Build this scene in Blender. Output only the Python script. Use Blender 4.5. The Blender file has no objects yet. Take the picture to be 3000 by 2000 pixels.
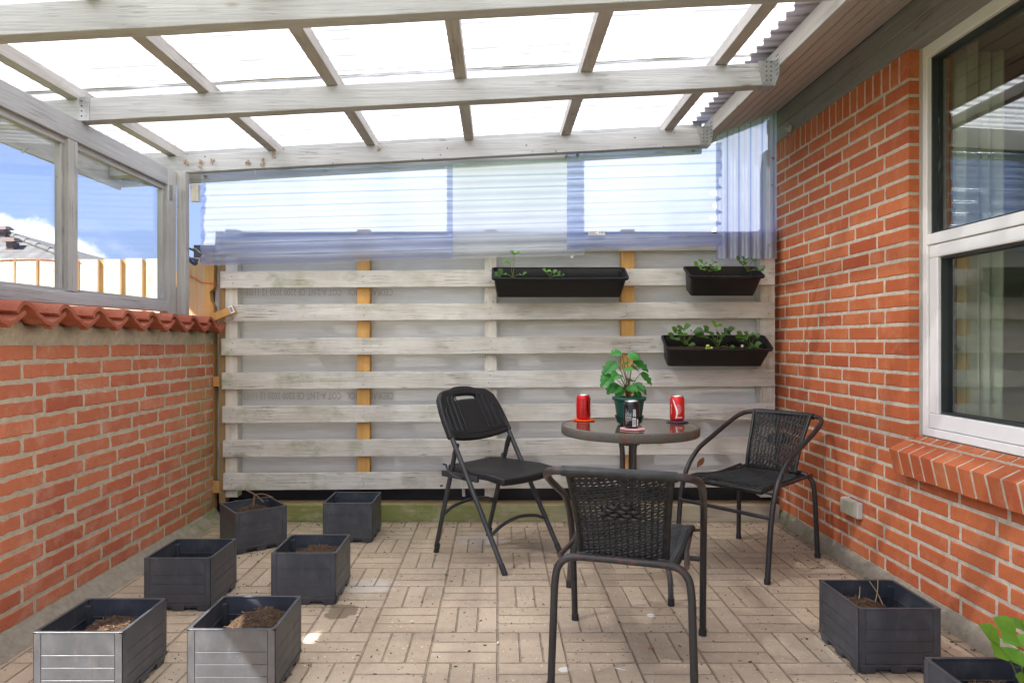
import bpy, bmesh, math, random
from mathutils import Vector, Matrix, noise as mnoise
R = math.radians
random.seed(7)
SC = bpy.context.scene
COL = SC.collection

# ------------------------------------------------------------------ camera
H = 1.07
cam = bpy.data.cameras.new('camera')
cam.sensor_width = 36.0
cam.lens = 36.0 * 1963 / 3000
cam.shift_x = 0.014
cam.clip_start = 0.05
cam.clip_end = 500
camo = bpy.data.objects.new('camera', cam)
camo.location = (0, 0, H)
camo.rotation_euler = (R(90), 0, 0)
COL.objects.link(camo)
SC.camera = camo

# ------------------------------------------------------------------ light
SUN_TRAVEL = Vector((1.0, 0.65, -1.23)).normalized()
sun = bpy.data.lights.new('sun', 'SUN')
sun.energy = 5.0
sun.angle = R(0.5)
sun.color = (1.0, 0.965, 0.92)
suno = bpy.data.objects.new('sun', sun)
suno.rotation_euler = SUN_TRAVEL.to_track_quat('-Z', 'Y').to_euler()
suno.location = (-6, -4, 8)
COL.objects.link(suno)
SC.view_settings.view_transform = 'Standard'
SC.view_settings.look = 'None'
SC.view_settings.exposure = 1.80
SC.view_settings.gamma = 1.0
SC.cycles.max_bounces = 14
SC.cycles.diffuse_bounces = 6
SC.cycles.transparent_max_bounces = 24
SC.cycles.transmission_bounces = 8
SC.cycles.use_denoising = True
SC.cycles.sample_clamp_indirect = 6.0
SC.cycles.caustics_reflective = False
SC.cycles.caustics_refractive = False

# ---------------------------------------------------------------- node kit
class NT:
    def __init__(s, tree):
        s.t = tree; s.n = tree.nodes; s.l = tree.links
    def node(s, typ, **kw):
        n = s.n.new(typ)
        for k, v in kw.items():
            if k.startswith('i_'):
                n.inputs[k[2:].replace('_', ' ')].default_value = v
            else:
                setattr(n, k, v)
        return n
    def put(s, sock, v):
        if isinstance(v, bpy.types.NodeSocket): s.l.new(v, sock)
        elif isinstance(v, (int, float)) and sock.type == 'RGBA': sock.default_value = (v, v, v, 1)
        elif isinstance(v, tuple) and len(v) == 3 and sock.type == 'RGBA': sock.default_value = (*v, 1)
        else: sock.default_value = v
    def math(s, op, a, b=0.0, c=0.0, clamp=False):
        n = s.n.new('ShaderNodeMath'); n.operation = op; n.use_clamp = clamp
        s.put(n.inputs[0], a); s.put(n.inputs[1], b); s.put(n.inputs[2], c)
        return n.outputs[0]
    def mix(s, f, a, b, blend='MIX'):
        n = s.n.new('ShaderNodeMix'); n.data_type = 'RGBA'; n.blend_type = blend
        s.put(n.inputs[0], f); s.put(n.inputs[6], a); s.put(n.inputs[7], b)
        return n.outputs[2]
    def map(s, v, a, b, c=0.0, d=1.0, smooth=False):
        n = s.n.new('ShaderNodeMapRange')
        if smooth: n.interpolation_type = 'SMOOTHSTEP'
        s.put(n.inputs[0], v); s.put(n.inputs[1], a); s.put(n.inputs[2], b); s.put(n.inputs[3], c); s.put(n.inputs[4], d)
        return n.outputs[0]
    def noise(s, vec, scale, detail=4, rough=.55, dist=0.0):
        n = s.n.new('ShaderNodeTexNoise')
        if vec is not None: s.l.new(vec, n.inputs['Vector'])
        n.inputs['Scale'].default_value = scale; n.inputs['Detail'].default_value = detail
        n.inputs['Roughness'].default_value = rough; n.inputs['Distortion'].default_value = dist
        return n.outputs[0]
    def mapping(s, vec, scale=(1, 1, 1), loc=(0, 0, 0)):
        n = s.n.new('ShaderNodeMapping'); s.l.new(vec, n.inputs[0])
        n.inputs['Scale'].default_value = scale; n.inputs['Location'].default_value = loc
        return n.outputs[0]
    def obj(s):
        return s.n.new('ShaderNodeTexCoord').outputs['Object']
    def fres(s, f0):
        lw = s.n.new('ShaderNodeLayerWeight'); lw.inputs[0].default_value = .5
        return s.math('ADD', s.math('MULTIPLY', s.math('POWER', lw.outputs['Facing'], 4.0), 1 - f0), f0)
    def rnd(s):
        return s.n.new('ShaderNodeObjectInfo').outputs['Random']
    def xyz(s, vec):
        n = s.n.new('ShaderNodeSeparateXYZ'); s.l.new(vec, n.inputs[0]); return n.outputs
    def comb(s, x, y, z):
        n = s.n.new('ShaderNodeCombineXYZ'); s.put(n.inputs[0], x); s.put(n.inputs[1], y); s.put(n.inputs[2], z); return n.outputs[0]
    def bump(s, h, strength=.3, dist=.002):
        n = s.n.new('ShaderNodeBump'); s.l.new(h, n.inputs['Height'])
        n.inputs['Strength'].default_value = strength; n.inputs['Distance'].default_value = dist
        return n.outputs[0]

def mat(name):
    m = bpy.data.materials.new(name); m.use_nodes = True
    k = NT(m.node_tree)
    p = [n for n in k.n if n.type == 'BSDF_PRINCIPLED'][0]
    k.p = p
    k.out = [n for n in k.n if n.type == 'OUTPUT_MATERIAL'][0]
    return m, k

def setp(k, color=None, rough=.6, metal=0., spec=.5, normal=None, **kw):
    p = k.p
    if color is not None: k.put(p.inputs['Base Color'], color)
    k.put(p.inputs['Roughness'], rough); k.put(p.inputs['Metallic'], metal)
    p.inputs['Specular IOR Level'].default_value = spec
    if normal is not None: k.l.new(normal, p.inputs['Normal'])
    for a, b in kw.items(): k.put(p.inputs[a.replace('_', ' ')], b)

# ------------------------------------------------------------------ world
w = bpy.data.worlds.new('World'); SC.world = w; w.use_nodes = True
k = NT(w.node_tree)
bg = [n for n in k.n if n.type == 'BACKGROUND'][0]
sky = k.n.new('ShaderNodeTexSky'); sky.sky_type = 'NISHITA'; sky.sun_disc = False
sky.sun_elevation = R(45.9); sky.sun_rotation = R(237); sky.air_density = 1.0; sky.dust_density = .6; sky.ozone_density = 5.0
d = k.n.new('ShaderNodeTexCoord').outputs['Generated']
sx = k.xyz(d)
az = k.math('ARCTAN2', sx[0], sx[1])
rp = k.n.new('ShaderNodeValToRGB'); el = rp.color_ramp.elements
stops = [(0, .12), (.15, .155), (.185, .155), (.21, .150), (.225, .128), (.238, .105), (.26, .07), (.288, .09), (.30, .30), (.5, .34), (.7, .30), (1, .10)]
el[0].position, el[0].color = 0, (.12,) * 3 + (1,)
el[1].position, el[1].color = 1, (.10,) * 3 + (1,)
for a, b in stops[1:-1]:
    e = el.new(a); e.color = (b, b, b, 1)
n1 = k.noise(d, 9, 9, .6)
k.l.new(k.map(k.math('ADD', az, k.math('MULTIPLY', k.math('SUBTRACT', n1, .5), .05)), -1, 1), rp.inputs[0])
n2 = k.noise(k.mapping(d, (1, 1, 2.4)), 3.2, 8, .62, .4)
top = k.math('ADD', rp.outputs[0], k.math('MULTIPLY', k.math('SUBTRACT', n1, .5), .13))
low = k.map(k.math('SUBTRACT', top, sx[2]), 0.0, .018, 0, 1, True)
wisp = k.math('MULTIPLY', k.map(n2, .56, .80, 0, .42, True), k.map(sx[2], .02, .5, 1, .8))
cm = k.math('MAXIMUM', low, wisp)
haze = k.map(sx[2], 0.0, .42, 1.0, 0.25)
skyc = k.mix(haze, k.mix(1., sky.outputs[0], (.98, .84, 1.12), 'MULTIPLY'), (1.75, 2.45, 4.1))
shade = k.map(k.noise(k.mapping(d, (1, 1, 1), (3, 1, 2)), 14, 5), .3, .7, 8.0, 10.5)
cl = k.comb(shade, shade, k.math('MULTIPLY', shade, 1.02))
k.l.new(k.mix(cm, skyc, cl), bg.inputs[0])
bg.inputs[1].default_value = 0.072

# --------------------------------------------------------------- mesh kit
class MB:
    def __init__(s): s.v = []; s.f = []; s.t = []; s.m = []; s.sm = []
    def add(s, vs, fs, tint=0., mi=0, smooth=False):
        o = len(s.v); s.v += [tuple(p) for p in vs]
        for f in fs:
            s.f.append([o + i for i in f]); s.t.append(tint); s.m.append(mi); s.sm.append(smooth)
    def hexa(s, p, tint=0., mi=0):   # p: 4 bottom ccw, 4 top
        s.add(p, [(3, 2, 1, 0), (4, 5, 6, 7), (0, 1, 5, 4), (1, 2, 6, 5), (2, 3, 7, 6), (3, 0, 4, 7)], tint, mi)
    def box(s, x0, x1, y0, y1, z0, z1, tint=0., mi=0, M=None):
        p = [(x0, y0, z0), (x1, y0, z0), (x1, y1, z0), (x0, y1, z0), (x0, y0, z1), (x1, y0, z1), (x1, y1, z1), (x0, y1, z1)]
        if M is not None: p = [M @ Vector(q) for q in p]
        s.hexa(p, tint, mi)
    def tube(s, pts, r, seg=10, caps=True, tint=0., mi=0, flat=1.0, closed=False):
        pts = [Vector(p) for p in pts]; n = len(pts)
        rr = r if isinstance(r, (list, tuple)) else [r] * n
        T = []
        for i in range(n):
            if closed: a, b = pts[i - 1], pts[(i + 1) % n]
            else: a, b = pts[max(i - 1, 0)], pts[min(i + 1, n - 1)]
            T.append((b - a).normalized())
        up = Vector((0, 0, 1)) if abs(T[0].z) < .9 else Vector((0, 1, 0))
        N = (up - T[0] * up.dot(T[0])).normalized()
        vs = []
        for i in range(n):
            N = (N - T[i] * N.dot(T[i])).normalized(); B = T[i].cross(N)
            for j in range(seg):
                a = 2 * math.pi * j / seg
                vs.append(pts[i] + (N * math.cos(a) * flat + B * math.sin(a)) * rr[i])
        fs = []
        for i in range(n if closed else n - 1):
            for j in range(seg):
                j2 = (j + 1) % seg; i2 = (i + 1) % n
                fs.append((i * seg + j, i * seg + j2, i2 * seg + j2, i2 * seg + j))
        s.add(vs, fs, tint, mi, True)
        if caps and not closed:
            s.add([vs[j] for j in range(seg)], [tuple(range(seg))[::-1]], tint, mi)
            s.add([vs[(n - 1) * seg + j] for j in range(seg)], [tuple(range(seg))], tint, mi)
    def lathe(s, prof, c=(0, 0), seg=32, tint=0., mi=0, smooth=True, cap0=False, cap1=False, arc=None):
        vs = []; n = len(prof)
        for r, z in prof:
            for j in range(seg):
                a = 2 * math.pi * j / seg
                vs.append((c[0] + r * math.cos(a), c[1] + r * math.sin(a), z))
        fs = []
        for i in range(n - 1):
            for j in range(seg):
                j2 = (j + 1) % seg
                fs.append((i * seg + j, i * seg + j2, (i + 1) * seg + j2, (i + 1) * seg + j))
        s.add(vs, fs, tint, mi, smooth)
        if cap0: s.add(vs[:seg], [tuple(range(seg))[::-1]], tint, mi)
        if cap1: s.add(vs[-seg:], [tuple(range(seg))], tint, mi)
    def grid(s, fn, nu, nv, tint=0., mi=0, smooth=True, skip=None):
        vs = [fn(i / nu, j / nv) for j in range(nv + 1) for i in range(nu + 1)]
        fs = []
        for j in range(nv):
            for i in range(nu):
                if skip and skip(i, j): continue
                a = j * (nu + 1) + i
                fs.append((a, a + 1, a + nu + 2, a + nu + 1))
        s.add(vs, fs, tint, mi, smooth)
    def bent(s, me, M, tint=0., mi=0):
        s.add([M(v.co) for v in me.vertices], [tuple(p.vertices) for p in me.polygons], tint, mi)
    def build(s, name, mats, parent=None, bevel=0., bseg=2, angle=40, mods=None):
        me = bpy.data.meshes.new(name)
        me.from_pydata(s.v, [], s.f); 
        if not isinstance(mats, (list, tuple)): mats = [mats]
        for m in mats: me.materials.append(m)
        me.polygons.foreach_set('material_index', s.m)
        me.polygons.foreach_set('use_smooth', s.sm)
        at = me.attributes.new('tint', 'FLOAT', 'FACE'); at.data.foreach_set('value', s.t)
        me.update()
        o = bpy.data.objects.new(name, me); COL.objects.link(o)
        if parent is not None:
            o.parent = parent
            o.matrix_parent_inverse = PINV.get(parent.name, Matrix())
        for md in mods or []:
            x = o.modifiers.new(md[0].lower(), md[0])
            for a, b in md[1].items(): setattr(x, a, b)
        if bevel:
            b = o.modifiers.new('bevel', 'BEVEL'); b.width = bevel; b.segments = bseg; b.limit_method = 'ANGLE'; b.angle_limit = R(35)
        return o

PINV = {}
def prop(o, label=None, cat=None, group=None, kind=None):
    if label: o['label'] = label
    if cat: o['category'] = cat
    if group: o['group'] = group
    if kind: o['kind'] = kind
    return o
def thing(name, label, cat, loc=(0, 0, 0), group=None, rotz=0, local=False):
    """local=False: parts are written in world coordinates"""
    o = bpy.data.objects.new(name, None); COL.objects.link(o)
    o.empty_display_size = .1
    o.location = loc; o.rotation_euler = (0, 0, rotz)
    if not local: PINV[o.name] = (Matrix.Translation(loc) @ Matrix.Rotation(rotz, 4, 'Z')).inverted()
    return prop(o, label, cat, group)
def single(mb, name, mats, label, cat, group=None, **kw):
    """a thing that is one mesh: origin moved to its base"""
    xs = [v[0] for v in mb.v]; ys = [v[1] for v in mb.v]; zs = [v[2] for v in mb.v]
    c = ((min(xs) + max(xs)) / 2, (min(ys) + max(ys)) / 2, min(zs))
    mb.v = [(v[0] - c[0], v[1] - c[1], v[2] - c[2]) for v in mb.v]
    o = mb.build(name, mats, **kw); o.location = c
    return prop(o, label, cat, group)
def dup(root, loc, rotz, label, group=None):
    r = root.copy(); COL.objects.link(r); r.location = loc; r.rotation_euler = (0, 0, rotz); r['label'] = label
    if group: r['group'] = group
    for ch in list(root.children):
        c = ch.copy(); COL.objects.link(c); c.parent = r
        for g in ch.children:
            e = g.copy(); COL.objects.link(e); e.parent = c
    return r

def P(px, py, Y):   # photograph pixel (3000 wide) at depth Y -> world point; used to read off sizes
    return Vector(((px - 1458) * Y / 1963, Y, H + (1000 - py) * Y / 1963))
def smooth_path(pts, n=8, closed=False):
    pts = [Vector(p) for p in pts]; out = []; m = len(pts)
    rng = range(m) if closed else range(m - 1)
    for i in rng:
        if closed: p0, p1, p2, p3 = pts[i - 1], pts[i], pts[(i + 1) % m], pts[(i + 2) % m]
        else: p0, p1, p2, p3 = pts[max(i - 1, 0)], pts[i], pts[i + 1], pts[min(i + 2, m - 1)]
        for j in range(n):
            t = j / n
            out.append(.5 * ((2 * p1) + (-p0 + p2) * t + (2 * p0 - 5 * p1 + 4 * p2 - p3) * t * t + (-p0 + 3 * p1 - 3 * p2 + p3) * t ** 3))
    if not closed: out.append(pts[-1])
    return out
def text_mesh(s, size=1., shear=0., bold=0., spacing=1.):
    c = bpy.data.curves.new('text', 'FONT'); c.body = s; c.size = size; c.shear = shear; c.offset = bold
    c.space_character = spacing; c.align_x = 'CENTER'; c.align_y = 'CENTER'; c.resolution_u = 3
    o = bpy.data.objects.new('text', c); COL.objects.link(o)
    bpy.context.view_layer.update()
    me = bpy.data.meshes.new_from_object(o.evaluated_get(bpy.context.evaluated_depsgraph_get()))
    bpy.data.objects.remove(o)
    return me

# -------------------------------------------------------------- materials
def wood(name, light, dark, axis=0, moss=0., mossz=None, crack=.5, nails=0., blotch=.35, rough=.75, mossc=(.13, .17, .03), yellow=0.):
    m, k = mat(name)
    o = k.obj(); r = k.math('MULTIPLY', k.rnd(), 37.)
    va = k.n.new('ShaderNodeVectorMath'); va.operation = 'ADD'; k.l.new(o, va.inputs[0]); k.l.new(k.comb(r, r, r), va.inputs[1]); v = va.outputs[0]
    sc = [24, 24, 24]; sc[axis] = 1.6
    g1 = k.noise(k.mapping(v, tuple(sc)), 1.0, 7, .6, .9)
    sc = [120, 120, 120]; sc[axis] = 4
    g2 = k.noise(k.mapping(v, tuple(sc)), 1.0, 3, .6)
    b = k.noise(v, 3.2, 5, .6)
    f = k.math('ADD', k.math('MULTIPLY', g1, .7), k.math('MULTIPLY', g2, .3))
    f = k.map(f, .36, .62)
    c = k.mix(k.math('MULTIPLY', k.math('SUBTRACT', 1., f), .55), light, dark)
    c = k.mix(k.math('MULTIPLY', k.map(b, .42, .72), blotch), c, dark)
    # cracks and weathered streaks
    sc = [55, 55, 55]; sc[axis] = .9
    cr = k.noise(k.mapping(v, tuple(sc), (5, 9, 2)), 1., 4, .55, 1.2)
    crm = k.map(k.math('ABSOLUTE', k.math('SUBTRACT', cr, .5)), 0., .018, 1, 0)
    crm = k.math('MULTIPLY', crm, k.map(k.noise(v, 5.5, 3), .50, .62))
    c = k.mix(k.math('MULTIPLY', crm, crack), c, tuple(x * .35 for x in dark))
    # knots
    vo = k.n.new('ShaderNodeTexVoronoi'); sc = [9, 9, 9]; sc[axis] = 3.6
    k.l.new(k.mapping(v, tuple(sc)), vo.inputs['Vector']); vo.inputs['Scale'].default_value = 1.
    kn = k.math('MULTIPLY', k.map(vo.outputs['Distance'], .05, .11, 1, 0), .55)
    c = k.mix(kn, c, (dark[0] * .8, dark[1] * .62, dark[2] * .45))
    if yellow:
        c = k.mix(k.math('MULTIPLY', k.map(k.noise(v, 2.3, 3), .5, .7), yellow), c, (.55, .40, .18))
    if nails:
        vn = k.n.new('ShaderNodeTexVoronoi'); vn.inputs['Scale'].default_value = 14.
        k.l.new(v, vn.inputs['Vector'])
        c = k.mix(k.math('MULTIPLY', k.map(vn.outputs['Distance'], .05, .09, 1, 0), nails), c, (.09, .045, .02))
    if moss:
        mn = k.map(k.noise(k.mapping(v, (1, 1, 1.6)), 7, 6, .65), .50 if moss < .9 else .30, .70 if moss < .9 else .50)
        if mossz:
            z = k.xyz(o)[mossz[0]]
            mn = k.math('MULTIPLY', mn, k.map(z, mossz[1], mossz[2]))
        c = k.mix(k.math('MULTIPLY', mn, moss), c, mossc)
    hh = k.math('SUBTRACT', k.math('ADD', f, k.math('MULTIPLY', g2, .6)), k.math('MULTIPLY', crm, 1.5))
    setp(k, c, rough, spec=.25, normal=k.bump(hh, .6, .0022))
    return m

GREY_L, GREY_D = (.56, .54, .49), (.30, .275, .235)
M_slat = wood('whitewashed_slat', (.67, .66, .61), (.42, .385, .31), 0, moss=.6, mossz=(0, 1.2, -1.8), crack=1., nails=.0, blotch=.7)
M_postw = wood('whitewashed_post', (.74, .71, .63), (.42, .38, .3), 2, moss=.35, crack=.7)
M_beam = wood('painted_beam', (.43, .435, .435), (.27, .265, .255), 0, crack=.4, blotch=.25)
M_beamn = wood('painted_beam_nails', (.43, .435, .435), (.27, .265, .255), 0, crack=.4, blotch=.25, nails=.75)
M_raft = wood('painted_rafter', (.46, .44, .42), (.28, .255, .23), 1, crack=.6, blotch=.45, moss=.12)
M_frY = wood('painted_frame_long', (.42, .43, .44), (.28, .27, .265), 1, crack=.4, blotch=.3)
M_frZ = wood('painted_frame_upright', (.47, .47, .455), (.27, .265, .24), 2, crack=.5, blotch=.5, nails=.3)
M_batt = wood('fresh_batten', (.62, .36, .12), (.42, .22, .06), 2, crack=.15, blotch=.3)
M_kick = wood('mossy_board', (.46, .41, .31), (.30, .24, .16), 0, moss=.92, mossz=(0, 1.3, -.3), crack=.4, mossc=(.20, .225, .06))
M_ledge = wood('tan_ledge', (.52, .38, .20), (.34, .22, .10), 0, moss=.35, crack=.3)
M_larch = wood('fresh_fence_board', (.86, .77, .62), (.74, .54, .30), 2, crack=.2, blotch=.55, nails=.2)
M_larchd = wood('fresh_fence_batten', (.62, .36, .12), (.48, .24, .06), 2, crack=.2, blotch=.4)
M_soff = wood('painted_soffit', (.52, .48, .45), (.38, .34, .315), 1, crack=.3, blotch=.35)
M_fasc = wood('painted_fascia', (.46, .445, .42), (.34, .32, .29), 1, crack=.2, blotch=.3)
M_plate = wood('grey_wall_plate', (.31, .30, .29), (.20, .19, .185), 1, crack=.6, blotch=.3)

def plain(name, c, rough=.5, metal=0., spec=.5, var=.0, scale=20., bumps=0., bscale=200., **kw):
    m, k = mat(name)
    o = k.obj()
    col = c
    if var:
        n = k.noise(o, scale, 5, .6)
        col = k.mix(k.math('MULTIPLY', k.map(n, .35, .7), var), c, tuple(x * .45 for x in c))
    nr = k.bump(k.noise(o, bscale, 3, .6), bumps, .001) if bumps else None
    setp(k, col, rough, metal, spec, nr, **kw)
    return m
M_soffd = plain('dark_gap', (.05, .045, .04), .9)
M_steel = plain('galvanised_steel', (.42, .43, .42), .45, .85, var=.4, scale=60)
M_dark = plain('black_void_board', (.018, .018, .02), .8, var=.3)
M_white = plain('white_upvc', (.82, .81, .79), .3, spec=.5, var=.015, scale=4)
M_gasket = plain('window_gasket', (.03, .035, .035), .5)
M_lab = plain('white_label', (.78, .78, .76), .6)
M_ink = plain('black_ink', (.02, .02, .02), .6)
M_screw = plain('screw_head', (.45, .44, .42), .35, .8)
M_plasterin = plain('room_wall', (.62, .62, .54), .9)
M_darkwood = plain('dark_room_wood', (.06, .03, .018), .6, var=.5)
M_curtain = plain('curtain', (.78, .80, .70), .9, var=.1)

def siding():
    m, k = mat('fibre_cement_siding'); o = k.obj()
    g = k.noise(k.mapping(o, (1.5, 1, 26)), 1.5, 6, .6, 2.2)
    b = k.noise(k.mapping(o, (1, 1, 3)), 2.4, 4)
    c = k.mix(k.map(g, .35, .65), (.66, .655, .63), (.76, .755, .725))
    c = k.mix(k.math('MULTIPLY', k.map(b, .45, .7), .4), c, (.52, .51, .485))
    setp(k, c, .7, spec=.2, normal=k.bump(g, .35, .0015)); return m
M_side = siding()
def print_mat():
    m, k = mat('faded_print'); setp(k, (.47, .455, .44), .9); return m
M_print = print_mat()

def brick_mat(name, base, var, pale, mossy=0.):
    m, k = mat(name); o = k.obj()
    a = k.n.new('ShaderNodeAttribute'); a.attribute_name = 'tint'; t = a.outputs['Fac']
    n = k.noise(o, 22, 6, .65); n2 = k.noise(o, 160, 3, .6)
    c = k.mix(t, base, var)
    c = k.mix(k.math('MULTIPLY', k.map(n, .45, .75), .35), c, tuple(x * .55 for x in base))
    c = k.mix(k.math('MULTIPLY', k.map(k.noise(k.mapping(o, (1, 1, 1), (4, 3, 8)), 9, 6, .7), .50, .72), .50), c, pale)
    vo = k.n.new('ShaderNodeTexVoronoi'); vo.inputs['Scale'].default_value = 38; k.l.new(o, vo.inputs['Vector'])
    sp = k.math('MULTIPLY', k.map(vo.outputs['Distance'], .06, .12, 1, 0), k.map(n, .44, .52))
    c = k.mix(k.math('MULTIPLY', sp, .9), c, tuple(x * .2 for x in base))
    if mossy:
        xx = k.xyz(o)
        f = k.math('MULTIPLY', k.map(xx[1], 3.45, 3.95), k.map(k.noise(o, 6, 5, .7), .40, .62))
        c = k.mix(k.math('MULTIPLY', f, mossy), c, (.27, .29, .11))
    h = k.math('ADD', k.math('MULTIPLY', n, .7), k.math('MULTIPLY', n2, .5))
    setp(k, c, .85, spec=.2, normal=k.bump(h, .8, .006)); return m
M_brR = brick_mat('orange_brick', (.58, .165, .062), (.42, .085, .036), (.64, .30, .17))
M_brL = brick_mat('red_brick', (.52, .175, .09), (.36, .09, .052), (.60, .36, .26), .5)
def mortar_mat(name, c0, mossy=0.):
    m, k = mat(name); o = k.obj()
    n = k.noise(o, 30, 7, .7); n2 = k.noise(o, 260, 3, .7)
    c = k.mix(k.map(n, .35, .7), c0, tuple(x * .68 for x in c0))
    c = k.mix(k.map(n2, .62, .72), c, tuple(x * .4 for x in c0))
    if mossy:
        xx = k.xyz(o)
        f = k.math('MULTIPLY', k.map(xx[1], 3.3, 3.9), k.map(k.noise(o, 6, 5, .7), .42, .62))
        c = k.mix(k.math('MULTIPLY', f, mossy), c, (.17, .21, .05))
    setp(k, c, .95, spec=.1, normal=k.bump(k.math('ADD', n, n2), .9, .008)); return m
M_moR = mortar_mat('pale_mortar', (.84, .75, .59))
M_moL = mortar_mat('sandy_mortar', (.66, .585, .44), .5)
M_cement = mortar_mat('cement_plinth', (.44, .385, .30), .8)

def patio_mat():
    m, k = mat('patio_pavers'); o = k.obj(); s = k.xyz(o)
    U = .2325
    # slight waviness so that the joints are not ruler-straight
    wv = k.math('MULTIPLY', k.math('SUBTRACT', k.noise(o, 7, 3), .5), .02)
    u = k.math('ADD', k.math('DIVIDE', s[0], U), wv)
    v = k.math('ADD', k.math('DIVIDE', k.math('SUBTRACT', s[1], 3.164), U), wv)
    fu = k.math('FLOOR', u); fv = k.math('FLOOR', v)
    uu = k.math('SUBTRACT', u, fu); vv = k.math('SUBTRACT', v, fv)
    par = k.math('FLOORED_MODULO', k.math('ADD', fu, fv), 2.0)   # 0 or 1
    a = k.n.new('ShaderNodeMix'); a.data_type = 'FLOAT'; k.l.new(par, a.inputs[0]); k.l.new(uu, a.inputs[2]); k.l.new(vv, a.inputs[3]); a = a.outputs[0]
    a3 = k.math('MULTIPLY', a, 3.0); fa = k.math('FLOOR', a3); ua = k.math('SUBTRACT', a3, fa)
    # distance to small joints (in units of 1/3 cell), to the big joints
    ds = k.math('DIVIDE', k.math('MINIMUM', ua, k.math('SUBTRACT', 1., ua)), 3.)
    db = k.math('MINIMUM', k.math('MINIMUM', uu, k.math('SUBTRACT', 1., uu)), k.math('MINIMUM', vv, k.math('SUBTRACT', 1., vv)))
    dc = k.math('MINIMUM', uu, k.math('SUBTRACT', 1., uu))
    j1 = k.map(ds, .006, .020, 1, 0, True); j2 = k.map(db, .006, .020, 1, 0, True)
    j3 = k.map(dc, .006, .024, 1, 0, True)
    jn = k.map(k.noise(o, 13, 4, .6), .30, .62, .35, 1.)
    joint = k.math('MULTIPLY', k.math('MAXIMUM', k.math('MAXIMUM', j1, j2), j3), jn)
    # per-block tone
    wn = k.n.new('ShaderNodeTexWhiteNoise'); wn.noise_dimensions = '3D'; k.l.new(k.comb(fu, fv, k.math('ADD', fa, k.math('MULTIPLY', par, 7.))), wn.inputs[0])
    tone = wn.outputs['Value']
    c = k.mix(tone, (.445, .345, .236), (.53, .42, .297))
    c = k.mix(k.math('MULTIPLY', k.map(k.noise(o, 2.2, 6, .65), .38, .66), .50), c, (.25, .19, .135))
    c = k.mix(k.math('MULTIPLY', k.map(k.noise(o, 30, 6, .7), .40, .72), .35), c, (.56, .48, .39))
    g = k.noise(o, 170, 3, .7)
    c = k.mix(k.math('MULTIPLY', k.map(g, .60, .70), .65), c, (.17, .135, .10))
    c = k.mix(k.math('MULTIPLY', k.map(g, .40, .32), .6), c, (.70, .63, .54))
    vo = k.n.new('ShaderNodeTexVoronoi'); vo.inputs['Scale'].default_value = 42; k.l.new(o, vo.inputs['Vector'])
    c = k.mix(k.math('MULTIPLY', k.map(vo.outputs['Distance'], .09, .16, 1, 0), k.map(k.noise(o, 5, 2), .38, .52)), c, (.055, .045, .04))
    vo2 = k.n.new('ShaderNodeTexVoronoi'); vo2.inputs['Scale'].default_value = 33; k.l.new(k.mapping(o, (1, 1, 1), (.4, .7, 0)), vo2.inputs['Vector'])
    c = k.mix(k.math('MULTIPLY', k.map(vo2.outputs['Distance'], .07, .13, 1, 0), k.map(k.noise(o, 6, 2), .44, .54)), c, (.75, .70, .62))
    # lime bloom and damp stains at fixed places
    def spot(cx, cy, r, col, amt, edge=.5):
        nonlocal c
        dx = k.math('SUBTRACT', s[0], cx); dy = k.math('SUBTRACT', s[1], cy)
        dd = k.math('SQRT', k.math('ADD', k.math('MULTIPLY', dx, dx), k.math('MULTIPLY', dy, dy)))
        dd = k.math('ADD', dd, k.math('MULTIPLY', k.math('SUBTRACT', k.noise(o, 16, 5, .65), .5), r * 1.6))
        c = k.mix(k.math('MULTIPLY', k.map(dd, r * edge, r, 1, 0, True), amt), c, col)
    spot(-.62, 2.66, .075, (.15, .11, .07), .75, .8)
    spot(-.56, 2.93, .13, (.62, .57, .50), .6)
    spot(-.10, 3.62, .16, (.60, .56, .50), .55)
    spot(.22, 3.5, .12, (.22, .19, .16), .5)
    spot(.60, 2.62, .018, (.8, .78, .74), .9, .8)
    spot(.215, 2.19, .022, (.75, .72, .68), .8, .8)
    # moss along the back board and left wall
    mo = k.math('MULTIPLY', k.map(s[1], 3.1, 3.95), k.map(s[0], .2, -1.3))
    mo2 = k.map(s[0], -1.50, -1.66)
    mo = k.math('MULTIPLY', k.math('MAXIMUM', mo, k.math('MULTIPLY', mo2, k.map(s[1], 2.6, 3.8))), k.map(k.noise(o, 9, 5, .65), .38, .60))
    c = k.mix(k.math('MULTIPLY', mo, .62), c, (.20, .215, .07))
    edge_brown = k.map(k.math('MINIMUM', k.math('SUBTRACT', 1.69, s[0]), k.math('SUBTRACT', 3.99, s[1])), .0, .07, .7, 0)
    c = k.mix(edge_brown, c, (.12, .10, .07))  # darker brown towards the right wall and the back board
    c = k.mix(k.math('MULTIPLY', joint, .56), c, k.mix(k.map(k.noise(o, 3.1, 4), .55, .68, 0, .6), (.155, .11, .075), (.12, .14, .05)))
    h = k.math('SUBTRACT', k.math('MULTIPLY', k.math('ADD', g, k.noise(o, 60, 4)), .16), joint)
    h = k.math('ADD', h, k.math('MULTIPLY', tone, .25))
    setp(k, c, .88, spec=.2, normal=k.bump(h, .9, .008)); return m
M_patio = patio_mat()

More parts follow.
